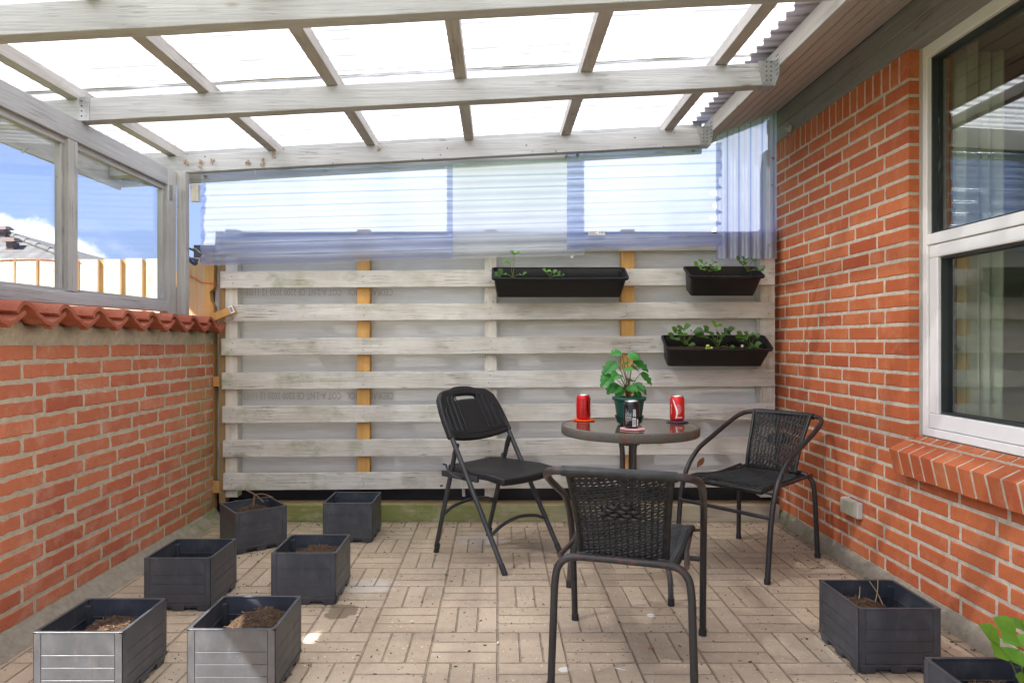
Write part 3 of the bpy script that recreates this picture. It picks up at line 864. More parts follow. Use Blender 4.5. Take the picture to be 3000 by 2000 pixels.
# ============================================================ pergola
def zbeam(X): return 2.039 + .0527 * (X + 1.83)
per = thing('pergola_roof', 'whitewashed timber lean-to roof with translucent corrugated sheets', 'pergola', (-1.83, 3.85, 1.1))
def beam(y0, y1, x0, x1, mt, name='beam', h=.100):
    b = MB(); N = 30; vs = []
    sd = random.uniform(0, 99)
    for i in range(N + 1):
        x = x0 + (x1 - x0) * i / N; z = zbeam(x); e = .0015 * mnoise.noise(Vector((x * 6, sd, 0)))
        vs += [(x, y0, z + e), (x, y0, z + h + e), (x, y1, z + h + e), (x, y1, z + e)]
    fs = [(i * 4 + j, i * 4 + 4 + j, i * 4 + 4 + (j + 1) % 4, i * 4 + (j + 1) % 4) for i in range(N) for j in range(4)]
    fs += [(0, 1, 2, 3), (N * 4 + 3, N * 4 + 2, N * 4 + 1, N * 4)]
    b.add(vs, fs); return b.build(name, mt, per, bevel=.003)
beam(3.85, 3.90, -2.235, 1.218, M_beamn)
beam(2.95, 3.012, -2.235, 1.218, M_beam)
beam(2.15, 2.212, -2.235, 1.218, M_beam)
beam(1.32, 1.38, -2.235, 1.218, M_beam)
beam(.50, .56, -2.235, 1.218, M_beam)
beam(-.35, -.29, -2.235, 1.218, M_beam)
for X in (-2.205, -1.875, -1.298, -.730, -.165, .392, .985):
    r_ = MB(); z = zbeam(X) + .1005; w_ = .027
    r_.box(X - w_, X + w_, -.8, 3.984, z, z + .055); r_.build('rafter', M_raft, per, bevel=.0025)
def corr(mb, y0, y1, x0, x1, pitch=.076, amp=.008, z_=.1715, dz=0.):
    N = int((y1 - y0) / pitch * 10); 
    def f(u, v):
        x = x0 + (x1 - x0) * u; y = y0 + (y1 - y0) * v
        return (x, y, zbeam(x) + z_ + dz + amp * math.cos(2 * math.pi * (y) / pitch) + .001 * math.sin(x * 11))
    mb.grid(f, 14, N)
for y0, y1, dz in ((-.8, .15, 0), (.05, 1.00, .0035), (.92, 1.90, 0), (1.82, 3.055, .0035), (3.025, 4.03, 0)):
    c = MB(); corr(c, y0, y1, -2.275, 1.285, dz=dz); c.build('roof_panel', M_roof, per)
# fascia round the outer edge of the roof
f = MB(); f.box(-2.257, -2.237, -.8, 3.984, 1.969, 2.204); f.build('fascia', M_frY, per, bevel=.002)
za, zb_ = zbeam(-2.257) - .030, zbeam(1.215) - .012
f = MB(); f.hexa([(-2.257, 3.986, za), (1.215, 3.986, zb_), (1.215, 4.006, zb_), (-2.257, 4.006, za), (-2.257, 3.986, zbeam(-2.257) + .184), (1.215, 3.986, zbeam(1.215) + .184), (1.215, 4.006, zbeam(1.215) + .184), (-2.257, 4.006, zbeam(-2.257) + .184)]); f.build('fascia', M_beam, per, bevel=.002)
f = MB(); f.box(-1.79, -1.745, 3.90, 3.935, 1.885, 1.985); f.build('end_block', M_postw, per, bevel=.002)
# posts along the left wall
p_ = MB(); p_.box(-1.831, -1.778, 3.817, 3.865, 1.14, 2.035); p_.build('post', M_frZ, per, bevel=.003)
# joist hangers
def hanger(y0, x, left=False):
    h = MB(); z = zbeam(x)
    if left:
        h.box(x - .040, x + .004, y0 - .003, y0 - .001, z - .0, z + .105)
        for i in range(4): h.tube([(x - .012, y0 - .003, z + .02 + .022 * i), (x - .012, y0 - .0045, z + .02 + .022 * i)], .0035, 8)
        for i in range(4): h.tube([(x - .030, y0 - .003, z + .02 + .022 * i), (x - .030, y0 - .0045, z + .02 + .022 * i)], .0035, 8, mi=1)
    else:
        h.hexa([(x - .055, y0 - .003, z + .0), (x, y0 - .003, z - .004), (x, y0 - .001, z - .004), (x - .055, y0 - .001, z + .0),
                (x - .075, y0 - .003, z + .104), (x, y0 - .003, z + .104), (x, y0 - .001, z + .104), (x - .075, y0 - .001, z + .104)])
        h.box(x - .055, x, y0 - .003, y0 + .064, z - .006, z - .003)
        h.hexa([(x, y0 - .004, z - .004), (x + .0, y0 - .045, z + .03), (x + .002, y0 - .045, z + .03), (x + .002, y0 - .004, z - .004),
                (x, y0 - .004, z + .125), (x, y0 - .045, z + .125), (x + .002, y0 - .045, z + .125), (x + .002, y0 - .004, z + .125)])
        for i in range(5):
            for q in range(2):
                a = z + .018 + .02 * i
                h.tube([(x - .018 - .02 * q, y0 - .003, a), (x - .018 - .02 * q, y0 - .0048, a)], .0032, 7, mi=1)
                h.tube([(x, y0 - .016 - .016 * q, a + .02), (x - .002, y0 - .016 - .016 * q, a + .02)], .0032, 7, mi=1)
    return h.build('joist_hanger', [M_steel, M_ink], per)
for y0 in (3.85, 2.95, 2.15, 1.32): hanger(y0, 1.2205)
hanger(2.95, -1.80, True)
# nests and stubs on the rear beam
nb = MB()
for px, py in ((541, 466), (548, 476), (586, 470), (590, 481), (770, 470), (800, 452), (804, 445), (765, 478), (625, 468), (728, 472), (1000 + 108 / 1, 430)):
    c0 = P(px, py, 3.85)
    for q in range(3):
        a = c0 + Vector((random.uniform(-.008, .008), -.001, random.uniform(-.008, .008)))
        nb.tube([a, a + Vector((random.uniform(-.01, .01), -.004, random.uniform(-.018, .004))), a + Vector((random.uniform(-.01, .01), -.002, -.022))], [.003, .005, .002], 6)
nb.build('mud_nest', plain('dried_mud', (.42, .30, .22), .9, var=.6, scale=90), per)
for px, pa, pb in ((748, 488, 514), (1266, 460, 486)):
    c = MB(); a = P(px, pa, 3.87); b = P(px, pb, 3.87); b.z = a.z - .05; a.z = zbeam(a.x) + .002
    c.tube([a, b], .004 if px < 1000 else .002, 7); c.build('hook', M_steel, per)

# glazed side screen
scr = thing('glazed_screen', 'grey timber framed glass screen standing above the tiled left wall', 'glass screen', (-1.84, 2.8, 1.22))
c = MB(); c.box(-1.875, -1.830, 1.757, 3.72, 1.938, 2.036); c.build('top_rail', M_frY, scr, bevel=.003)
c = MB(); c.box(-1.872, -1.846, 1.757, 3.72, 1.912, 1.9375); c.build('glazing_bead', M_frY, scr)
c = MB(); c.hexa([(-1.885, 1.757, 1.218), (-1.828, 1.757, 1.218), (-1.828, 3.72, 1.236), (-1.885, 3.72, 1.236), (-1.885, 1.757, 1.272), (-1.828, 1.757, 1.272), (-1.828, 3.72, 1.288), (-1.885, 3.72, 1.288)]); c.build('bottom_rail', M_frY, scr, bevel=.003)
c = MB(); c.hexa([(-1.885, 1.757, 1.2725), (-1.845, 1.757, 1.2725), (-1.845, 3.71, 1.2885), (-1.885, 3.71, 1.2885), (-1.885, 1.757, 1.288), (-1.845, 1.757, 1.288), (-1.845, 3.71, 1.303), (-1.885, 3.71, 1.303)]); c.build('glazing_bead', M_frY, scr)
for y0, y1 in ((2.858, 2.925), (1.757, 1.82)):
    c = MB(); c.box(-1.875, -1.832, y0, y1, 1.285, 1.9375); c.box(-1.877, -1.850, y0 - .022, y0, 1.29, 1.912); c.build('mullion', M_frZ, scr, bevel=.002)
c = MB(); c.box(-1.876, -1.829, 3.716, 3.812, 1.175, 2.034); c.box(-1.878, -1.850, 3.694, 3.716, 1.305, 1.912); c.build('jamb', M_frZ, scr, bevel=.002)
for y0, y1 in ((1.82, 2.84), (2.925, 3.70)):
    c = MB(); c.box(-1.871, -1.867, y0, y1, 1.285, 1.93); c.build('glass_pane', M_glass, scr)
c = MB(); c.box(-1.8285, -1.8265, 3.735, 3.765, 1.86, 1.94); c.build('corner_bracket', M_steel, scr)
c = MB(); c.box(-1.828, -1.80, 3.71, 3.79, 1.165, 1.168); c.box(-1.8285, -1.8265, 3.72, 3.78, 1.168, 1.215); c.build('corner_bracket', M_steel, scr)

# ============================================================ wall sheets under the rear beam
def hsheet(name, label, x0, x1, zb0, zb1, top, mt, screws, yb=3.955, pitch=.0715, amp=.008, jag=None):
    t = thing(name, label, 'plastic sheet', ((x0 + x1) / 2, yb, zb0), 'corrugated sheets under the rear beam')
    sl = (zb1 - zb0) / (x1 - x0); hh = top; N = int(hh / pitch * 12)
    c = MB()
    def f(u, v):
        zz = hh * v
        xe = x1
        if jag: xe = x1 - jag(zz)
        x = x0 + (xe - x0) * u
        ph = (zz / pitch) % 1.0
        # crest with flat valley, as on a low-profile sheet
        wv = math.cos(2 * math.pi * ph); wv = math.copysign(abs(wv) ** .4, wv)
        return (x, yb + amp * wv + .002 * math.sin(x * 3), zb0 + sl * (x - x0) + zz)
    c.grid(f, 40, N); c.build('sheet', mt, t)
    for (sx, sz) in screws:
        s = MB(); s.tube([(sx, yb - .010, sz), (sx, yb - .013, sz)], [.010, .010], 12); s.tube([(sx, yb - .013, sz), (sx, yb - .018, sz)], [.0055, .0045], 6); s.build('screw', M_screw, t)
    return t
def SP(px, py, Y=3.945): q = P(px, py, Y); return (q.x, q.z)
hsheet('corrugated_sheet', 'clear corrugated sheet at the left end under the rear beam', -1.752, -.265, 1.518, 1.559, .555, M_clear, [SP(603, 518), SP(956, 502), SP(1306, 490)], 3.953)
hsheet('corrugated_sheet', 'milky corrugated sheet between two clear ones under the rear beam', -.30, .512, 1.5585, 1.581, .60, M_milky, [SP(1660, 459), SP(1697, 706), SP(1676, 752)], 3.962)
def jg(z): 
    if .06 < z < .40:
        return max(0, .030 + .045 * mnoise.noise(Vector((z * 34, 3, 1))) + .025 * math.sin(z * 88)) * (1 if z < .33 else .4)
    return 0
hsheet('corrugated_sheet', 'clear blue corrugated sheet with torn right edge and small barcode label', .408, 1.318, 1.612, 1.637, .60, M_clear, [SP(2029, 444), SP(2008, 692), SP(1691, 457)], 3.944, jag=jg)
lab = MB(); a = SP(1724, 676, 3.935); b = SP(1773, 688, 3.935); lab.box(a[0], b[0], 3.932, 3.9335, b[1], a[1])
for i in range(7):
    w_ = random.choice((.002, .004, .003)); x = a[0] + .062 + i * .0055
    lab.box(x, x + w_ * .7, 3.9312, 3.9318, b[1] + .006, a[1] - .004, mi=1)
for i in range(3):
    zz = a[1] - .006 - i * .006; lab.box(a[0] + .004, a[0] + .05 - .012 * (i % 2), 3.9312, 3.9318, zz - .002, zz, mi=1)
lo = lab.build('barcode_label', [M_lab, M_ink], [o for o in bpy.data.objects if o.name.startswith('corrugated_sheet')][-1])
# vertical sheet in the corner
t = thing('corrugated_sheet', 'smoky blue sheet with upright corrugations in the corner by the brick wall', 'plastic sheet', (1.48, 3.97, 1.57), 'corrugated sheets under the rear beam')
c = MB()
def f(u, v):
    x = 1.298 + .362 * u; ztop = 2.267 + .393 * (x - 1.242); zb = 1.562
    ph = (x / .069) % 1.
    wv = math.cos(2 * math.pi * ph); wv = math.copysign(abs(wv) ** .5, wv)
    return (x, 3.975 + .010 * wv, zb + (ztop - zb) * v)
c.grid(f, 90, 12); c.build('sheet', M_vert, t)
for px, py in ((2252, 719), (2265, 543), (2264, 464)):
    s = MB(); q = P(px, py, 3.96); s.tube([(q.x, 3.962, q.z), (q.x, 3.957, q.z)], .007, 9); s.build('screw', M_screw, t)

# small disc on the wall plate
c = MB(); q = Vector((1.684, 3.86, 2.30)); 
for rr, xx in ((.026, .0), (.014, -.012)): c.tube([(q.x + xx, q.y, q.z), (q.x + xx - .012, q.y, q.z)], [rr, rr * .85], 20)
single(c, 'ceiling_boss', plain('grey_boss', (.42, .40, .37), .5), 'small round white boss on the grey wall plate in the corner', 'junction box')

# ============================================================ neighbouring timber fence
nf = thing('board_fence', 'sunlit upright pine board fence beyond the left wall and glass', 'fence', (-4, 4.5, 0))
x = -1.90; k_ = 0
# boards on the patio side with recessed boards behind
edges = [(960, 1070), (825, 930), (680, 790), (525, 640), (390, 505), (260, 370), (105, 235), (-30, 90)]
YF = 4.42
sf_ = lambda rx: (rx / 2.24 - 1458) * YF / 1963
z_top = H + 241 * YF / 1963
bl = [(sf_(a), sf_(b)) for a, b in edges]
xx = bl[-1][0] - .03
for i in range(16):
    bl.append((xx - .115, xx)); xx -= .145
for i, (a, b) in enumerate(bl):
    c = MB(); dz = random.uniform(-.006, .006)
    c.box(a, b, YF, YF + .02, -.02, z_top + dz)
    c.build('board', M_larch, nf, bevel=.002)
for (a, b), (a2, b2) in zip(bl, bl[1:]):
    c = MB(); c.box(b2 - .02, a + .02, YF + .0205, YF + .04, -.02, z_top - .002); c.build('recessed_board', M_larchd, nf)
c = MB(); c.box(-6, -1.9, YF + .041, YF + .09, z_top - .18, z_top - .08); c.build('rail', M_larchd, nf)
nf2 = thing('gate_post_board', 'shaded orange pine board with notched batten between glass screen and slats', 'fence', (-1.8, 4.1, 0))
c = MB(); c.box(-1.905, -1.768, 4.06, 4.08, 0, 1.555); c.build('board', wood('orange_board', (.58, .42, .24), (.42, .26, .11), 2, crack=.2), nf2, bevel=.002)
c = MB()
yb0, yb1 = 4.05, 4.095
zz = [0, 1.20, 1.285, 1.315, 1.37, 1.39, 1.56]; nx = [-1.714, -1.714, -1.718, -1.735, -1.742, -1.718, -1.714]
vs = []
for z, x in zip(zz, nx): vs += [(-1.767, yb0, z), (x, yb0, z), (x, yb1, z), (-1.767, yb1, z)]
fs = [(i * 4 + j, i * 4 + (j + 1) % 4, i * 4 + 4 + (j + 1) % 4, i * 4 + 4 + j) for i in range(6) for j in range(4)] + [(3, 2, 1, 0), (24, 25, 26, 27)]
c.add(vs, fs); c.build('batten', M_batt, nf2)
c = MB(); pts = [P(553, 808, 4.055), P(570, 815, 4.055), P(590, 827, 4.055), P(612, 829, 4.047), P(633, 832, 4.045)]
c.tube(smooth_path(pts, 5), .003, 6); single(c, 'red_twine', plain('red_twine', (.65, .10, .08), .8), 'thin red twine strung across the orange pine board', 'string')
c = MB(); c.tube(smooth_path([Vector((-3.35 + .3 * i, YF - .004, z_top - .01 + .012 * math.sin(i * 2.2))) for i in range(3)] , 6), .0025, 6)
single(c, 'red_twine', plain('red_twine_sunlit', (.65, .10, .08), .8), 'red twine along the top of the sunlit board fence', 'string')

# offcut with label
c = MB(); A = P(632, 930, 3.99); B = P(690, 905, 3.99); dr = (B - A).normalized(); up = Vector((-dr.z, 0, dr.x))
t = thing('timber_offcut', 'fresh pine offcut with white barcode sticker jammed behind the slats', 'wood offcut', tuple(A))
hw = .022
def slab(m, A, B, hw, y0, y1, mi=0):
    m.hexa([tuple(Vector((q.x, y, q.z)) + up * s) for s, (q, y) in [(-hw, (A, y0)), (-hw, (B, y0)), (-hw, (B, y1)), (-hw, (A, y1)), (hw, (A, y0)), (hw, (B, y0)), (hw, (B, y1)), (hw, (A, y1))]], mi=mi)
slab(c, A, B, hw, 3.955, 3.996); c.build('block', M_batt, t, bevel=.002)
c = MB(); slab(c, B - dr * .024, B + dr * .002, hw + .001, 3.953, 3.9545)
for i in range(6):
    q = B - dr * .012 + up * (-.014 + i * .005)
    slab(c, q - dr * .006 , q + dr * .006, .001, 3.9518, 3.9525, 1) if False else c.hexa([tuple(Vector((p.x, y, p.z))) for p, y in [(q - dr * .007, 3.9518), (q + dr * .007, 3.9518), (q + dr * .007, 3.9526), (q - dr * .007, 3.9526), (q - dr * .007 + up * .0025, 3.9518), (q + dr * .007 + up * .0025, 3.9518), (q + dr * .007 + up * .0025, 3.9526), (q - dr * .007 + up * .0025, 3.9526)]], mi=1)
c.build('sticker', [M_lab, M_ink], t)

# clamp
t = thing('spring_clamp', 'dark blue hand clamp gripping the fence top beside the clear sheet', 'clamp', tuple(P(575, 760, 3.93)))
M_cl = plain('dark_blue_grip', (.012, .022, .08), .3, spec=.6); M_cl2 = plain('grey_blue_grip', (.05, .055, .08), .4)
c = MB(); c.tube(smooth_path([P(552, 727, 3.94), P(566, 733, 3.94), P(580, 741, 3.94), P(590, 746, 3.94)], 4), [.011] * 12 + [.008], 10, flat=.6); c.build('handle', M_cl2, t)
c = MB(); c.tube(smooth_path([P(548, 756, 3.94), P(562, 764, 3.94), P(575, 774, 3.94)], 4), [.013, .019, .023, .025, .026, .026, .025, .022, .016], 12, flat=.7); c.build('handle', M_cl, t)
c = MB(); c.tube([P(563, 728, 3.93), P(572, 726, 3.93) + Vector((0, 0, -.004)), P(588, 741, 3.93)], .003, 6); c.tube([P(556, 755, 3.93), P(584, 757, 3.93), P(583, 770, 3.93)], .004, 6); c.build('spring', M_steel, t)

# added, unseen arbour, left of the frame: its beam shades the far half of the glass screen
t = thing('added_sun_blocker', 'added unseen timber arbour with one beam in the neighbouring garden', 'sunblocker', (-3.2, 2.1, 0))
c = MB(); c.box(-3.26, -3.14, .86, 3.40, 2.98, 3.30); c.build('beam', wood('blocker_wood', (.35, .25, .15), (.22, .14, .08), 1), t)
for yy in (.95, 3.30):
    c = MB(); c.box(-3.25, -3.15, yy - .05, yy + .05, -.02, 2.979); c.build('post', M_larchd, t)
# distant roof
dh = thing('neighbour_house', 'distant house with grey tiled roof and two brown roof vents', 'house', (-14, 16, 0))
P0 = Vector((-7.67, 13, 2.42)); P1 = Vector((-12.7, 16, 4.0)); P2 = Vector((-22, 16, 4.0)); P3 = Vector((-24, 13, 2.42)); P4 = Vector((-7.67, 19, 2.42)); P5 = Vector((-24, 19, 2.42))
def roofm():
    m, k = mat('grey_roof_tiles'); o = k.obj(); s = k.xyz(o)
    wv = k.math('SINE', k.math('MULTIPLY', s[0], 2 * math.pi / .30)); cs = k.math('FRACT', k.math('MULTIPLY', s[1], 3.0))
    c = k.mix(k.map(k.noise(o, 3, 4), .3, .7), (.11, .105, .10), (.17, .16, .15))
    c = k.mix(k.map(cs, .88, 1., 0, .6), c, (.05, .05, .05))
    setp(k, c, .8, normal=k.bump(k.math('ADD', wv, k.math('MULTIPLY', cs, 1.2)), .5, .012)); return m
M_droof = roofm()
c = MB(); c.add([P0, P1, P2, P3, P4, P5], [(3, 0, 1, 2), (0, 4, 1), (4, 5, 2, 1), (3, 2, 5)])
c.build('roof', M_droof, dh, mods=[('SOLIDIFY', dict(thickness=.08))])
c = MB(); c.box(-23.5, -8.2, 13.5, 18.5, 0, 2.5); c.build('wall', plain('far_brick', (.32, .14, .09), .9), dh)
def onhip(t): return P0.lerp(P1, t)
c = MB()
for i in range(12):
    a = onhip(i / 12) + Vector((0, 0, .03)); b = onhip((i + 1.05) / 12) + Vector((0, 0, .02)); c.tube([a, b], [.06, .05], 8)
c.build('ridge_tile', M_droof, dh)
M_vent = plain('brown_vent', (.13, .075, .06), .7)
def vent(px, py, s):
    # on the front slope: find Y where the sight line meets the plane through P0, P1, P3
    n = (P1 - P0).cross(P3 - P0); d0 = Vector(((px - 1458) / 1963, 1, (1000 - py) / 1963)); o0 = Vector((0, 0, H))
    tt = (P0 - o0).dot(n) / d0.dot(n); q = o0 + d0 * tt
    c = MB(); c.box(q.x - .16 * s, q.x + .16 * s, q.y - .15 * s, q.y + .2 * s, q.z - .2, q.z + .26 * s)
    v = c.build('roof_vent', M_vent, dh)
    c = MB(); c.hexa([(q.x - .3 * s, q.y - .3 * s, q.z + .26 * s), (q.x + .3 * s, q.y - .3 * s, q.z + .26 * s), (q.x + .3 * s, q.y + .3 * s, q.z + .30 * s), (q.x - .3 * s, q.y + .3 * s, q.z + .30 * s),
                      (q.x - .14 * s, q.y - .1 * s, q.z + .44 * s), (q.x + .14 * s, q.y - .1 * s, q.z + .44 * s), (q.x + .14 * s, q.y + .2 * s, q.z + .46 * s), (q.x - .14 * s, q.y + .2 * s, q.z + .46 * s)])
    c.build('cap', M_vent, v)
vent(12, 692, .5); vent(36, 728, .5)

# wire hook
c = MB(); pts = [P(66, 436, 3.05) , P(57, 437, 3.05), P(52, 444, 3.05), P(44, 448, 3.05), P(40, 441, 3.05), P(46, 434, 3.05)]
c.tube(smooth_path([Vector((p.x * .985, p.y, p.z)) for p in pts], 5), .0022, 6)
single(c, 'wire_hook', M_steel, 'small bent wire hook hanging outside the left glass', 'hook')

# ============================================================ planter crates
def soil_mound(size, base, peak, cx=0., cy=0., seed=0, name='soil', parent=None, sx=1., sy=1., fib=60):
    s = MB(); n = 34
    def h(x, y):
        r = math.hypot((x - cx) / (size * .5), (y - cy) / (size * .5))
        return base + peak * max(0, 1 - r * r * .8) + .012 * mnoise.noise(Vector((x * 30, y * 30, seed))) + .006 * mnoise.noise(Vector((x * 90, y * 90, seed)))
    s.grid(lambda u, v: (((u - .5) * size * sx), ((v - .5) * size * sy), h((u - .5) * size * sx, (v - .5) * size * sy)), n, n, smooth=False)
    for i in range(fib):
        x, y = random.uniform(-.45, .45) * size * sx, random.uniform(-.45, .45) * size * sy; a = random.uniform(0, 6.28); L = random.uniform(.006, .02)
        p = Vector((x, y, h(x, y) + .001)); q = p + Vector((math.cos(a) * L, math.sin(a) * L, random.uniform(.0, .006)))
        s.tube([p, q], .0011, 4, mi=1)
    return s.build(name, [M_soil, M_fib], parent)
CW, CH = .266, .212
def make_crate():
    t = thing('planter_crate', '-', 'planter', (0, 0, 0), 'plank-pattern planter crates', local=True)
    c = MB(); h = CW / 2; th = .007
    zb, zt = .030, CH
    for s in range(4):
        M = Matrix.Rotation(s * math.pi / 2, 4, 'Z')
        # inner skin, planks, corner posts, base band
        c.box(-h + .0030, h - .0030, -h + .0030, -h + th, zb, zt - .002, M=M)
        c.box(-h + .0008, -h + .023, -h + .0008, -h + .0033, zb, zt - .003, M=M); c.box(h - .023, h - .0008, -h + .0008, -h + .0033, zb, zt - .003, M=M)
        zs_ = [zb + .004, .070, .107, .144, zt - .004]
        for a, b in zip(zs_, zs_[1:]):
            c.box(-h + .0245, h - .0245, -h + .0010, -h + .0033, a + .0007, b - .0007, M=M)
        c.box(-h, h, -h, -h + .010, zt - .004, zt, M=M)            # rim
        c.box(-h - .001, h + .001, -h - .001, -h + .003, zb - .006, zb + .002, M=M)
        c.box(-h + th, h - th, -h + th, -h + th + .004, .150, .153, M=M)     # inner ledge
        c.box(-h + .008, -h + .026, -h + th, -h + .022, zb, zt - .020, M=M)  # inner corner sleeve
        c.box(-h + .001, -h + .016, -h + .001, -h + .016, zt - .003, zt + .0003, M=M)
    c.box(-h + .006, h - .006, -h + .006, h - .006, zb, zb + .006)
    c.build('body', M_crate, t, bevel=.0005, bseg=1)
    c = MB()
    for s in range(4):
        M = Matrix.Rotation(s * math.pi / 2, 4, 'Z')
        for a, b in ((-.128, -.072), (-.028, .028), (.072, .128)):
            c.hexa([tuple(M @ Vector(p)) for p in [(a + .006, -h + .004, 0), (b - .006, -h + .004, 0), (b - .006, -h + .05, 0), (a + .006, -h + .05, 0), (a, -h + .001, .025), (b, -h + .001, .025), (b, -h + .05, .025), (a, -h + .05, .025)]])
        c.box(-h + .01, h - .01, -h + .008, -h + .02, .010, .026, M=M)
    c.build('base_feet', M_crate, t, bevel=.002, bseg=1)
    return t
crate0 = make_crate()
crates = [
    # x0, y0(front), rot, soil(base,peak,cx,cy), label
    (-1.241, 1.979 + .133, 0, (.125, .045, .03, .0), 'sunlit pale looking planter crate nearest the camera beside the left brick wall'),
    (-.796, 2.000 + .133, 0, (.130, .050, .035, .02), 'planter crate half sunlit with shadow line across its front and bright compost'),
    (-1.270, 2.656 + .133, 0, (.120, .015, .04, .0), 'nearly black planter crate with paint specks, beside the left wall behind the sunlit one'),
    (-.788, 2.720 + .133, 0, (.140, .025, .02, .03), 'charcoal planter crate of the middle row, filled with brown compost, away from wall'),
    (-1.290, 3.535, R(38), (.150, .030, .0, .0), 'turned planter crate with a forked dry twig in the back left corner'),
    (-.797, 3.56 + .133, 0, (.10, .0, .0, .0), 'planter crate standing against the mossy kick board of the fence'),
    (1.293, 2.154 + .133, 0, (.125, .030, -.04, .02), 'planter crate by the right brick wall with dry stalks in compost'),
    (1.292, 1.56 + .133, 0, (.135, .030, .0, .0), 'planter crate with a leafy green plant in the bottom right corner'),
]
for i, (x, y, rz, so, lab_) in enumerate(crates):
    if i == 0: t = crate0; t.location = (x, y, 0); t['label'] = lab_
    else: t = dup(crate0, (x, y, 0), rz, lab_)
    if i == 0: firstsoil = None
    crates[i] = crates[i] + (t,)
for i, (x, y, rz, so, lab_, t) in enumerate(crates):
    soil_mound(CW - .02, so[0] - .012, so[1] + .035, so[2], so[3], seed=i * 7, parent=t, fib=110 if i in (0, 1, 6, 7, 3) else 50)
# twig of the turned crate
c = MB(); B = Vector((-1.29, 3.535, .16))
c.tube([P(742, 1480, 3.5), P(746, 1450, 3.5)], .006, 7)
c.tube(smooth_path([P(771, 1470, 3.5), P(750, 1450, 3.5), P(718, 1433, 3.5)], 4), .0035, 6)
c.tube(smooth_path([P(750, 1448, 3.5), P(765, 1446, 3.5), P(778, 1448, 3.5), P(800, 1456, 3.5)], 4), .0025, 6)
single(c, 'dry_twig', M_twig, 'forked dry brown twig stuck in the turned back left crate', 'twig')
c = MB()
for a, b in (((1.25, 2.33, .155), (1.265, 2.34, .215)), ((1.33, 2.36, .15), (1.345, 2.37, .235)), ((1.22, 2.26, .165), (1.25, 2.30, .18)), ((1.35, 2.35, .15), (1.32, 2.38, .22))):
    c.tube(smooth_path([a, (Vector(a) + Vector(b)) / 2 + Vector((.006, .004, .0)), b], 3), .0016, 5)
single(c, 'dry_stalk', plain('straw_stalk', (.42, .30, .16), .8), 'thin dry stalks poking from compost in the right hand crate', 'dry stalks')

# ============================================================ fence troughs
def trough(L, label, cx, yb, zb, tilt, soil_h, seed):
    t = thing('balcony_trough', label, 'planter', (0, 0, 0), 'black troughs hung on the slat fence', local=True)
    D, Hh = .165, .135
    dt, tp = .022, .026
    # rim ring (y from 0 at the fence to -D)
    def ringpts(inset_x, inset_y, z, rad=.02, n=5, bow=.0):
        x0, x1, y0, y1 = -L / 2 + inset_x, L / 2 - inset_x, -D + inset_y, -inset_y * .4
        out = []
        for cxx, cyy, a0 in ((x1 - rad, y1 - rad, 0), (x0 + rad, y1 - rad, 90), (x0 + rad, y0 + rad, 180), (x1 - rad, y0 + rad, 270)):
            for i in range(n + 1):
                a = R(a0 + 90 * i / n); out.append(Vector((cxx + rad * math.cos(a), cyy + rad * math.sin(a), z)))
            if a0 == 180:
                for i in range(1, 9):
                    q = i / 9; out.append(Vector((x0 + rad + (x1 - x0 - 2 * rad) * q, y0 - bow * math.sin(q * math.pi), z)))
        return out
    rings = [ringpts(.0, .0, -.014, bow=.008), ringpts(-.001, -.001, 0, bow=.008), ringpts(.010, .010, 0, bow=.008), ringpts(.013, .013, -.016, bow=.008), ringpts(.017, .017, -.018, bow=.006), ringpts(.030, .035, -Hh + .01)]
    outer = [ringpts(.012, .012, -.014, bow=.006), ringpts(.014, .014, -.03, bow=.005), ringpts(.030, .036, -Hh, bow=0)]
    def loft(rs, cap=None):
        c = MB(); n = len(rs[0]); vs = [v for r_ in rs for v in r_]; fs = []
        for q in range(len(rs) - 1):
            for i in range(n):
                j = (i + 1) % n; fs.append((q * n + i, q * n + j, (q + 1) * n + j, (q + 1) * n + i))
        c.add(vs, fs, 0, 0, True)
        if cap: c.add(rs[-1], [tuple(range(n))])
        return c
    a = loft(rings, True); b = loft([rings[0]] + outer, True)
    c = MB(); c.add(a.v, a.f, 0, 0, True); c.add(b.v, b.f, 0, 0, True)
    bo = c.build('body', M_trough, t); bo.data.set_sharp_from_angle(angle=R(40))
    s = MB(); 
    s.grid(lambda u, v: ((u - .5) * (L - .05), -.012 - (D - .032) * v, soil_h + .010 * mnoise.noise(Vector((u * 20, v * 6, seed))) + .02 * (v - .5)), 50, 14, smooth=False)
    s.build('soil', M_soil, t)
    t.location = (cx, yb, zb); t.rotation_euler = (tilt, 0, 0)
    return t
def leaflet(mb, c, d, n, L, W, tint, fold=.25, ser=True, droop=.15):
    """rounded serrated leaflet from base c along d with normal n"""
    d = d.normalized(); n = (n - d * n.dot(d)).normalized(); s = d.cross(n)
    N = 7
    prof = [0, .42, .78, .98, 1.0, .86, .52, .0]
    mid, lf, rg = [], [], []
    for i in range(N + 1):
        t = i / N; w_ = W * prof[i] / 2
        if ser and 0 < i < N: w_ *= 1.0 + (.07 if i % 2 else -.07)
        ctr = c + d * L * t - n * droop * L * t * t
        mid.append(ctr); lf.append(ctr + s * w_ + n * w_ * fold); rg.append(ctr - s * w_ + n * w_ * fold)
    vs = mid + lf[1:-1] + rg[1:-1]; M = N + 1; fs = []
    Lx = lambda i: 0 if i == 0 else (N if i == N else M + i - 1)
    Rx = lambda i: 0 if i == 0 else (N if i == N else M + N - 1 + i - 1)
    for i in range(N):
        a = [i, i + 1] + ([Lx(i + 1)] if 0 < i + 1 < N else []) + ([Lx(i)] if 0 < i else [])
        b = [i, i + 1] + ([Rx(i + 1)] if 0 < i + 1 < N else []) + ([Rx(i)] if 0 < i else [])
        if len(a) > 2: fs.append(tuple(a))
        if len(b) > 2: fs.append(tuple(b[::-1]))
    mb.add(vs, fs, tint, 0, True)
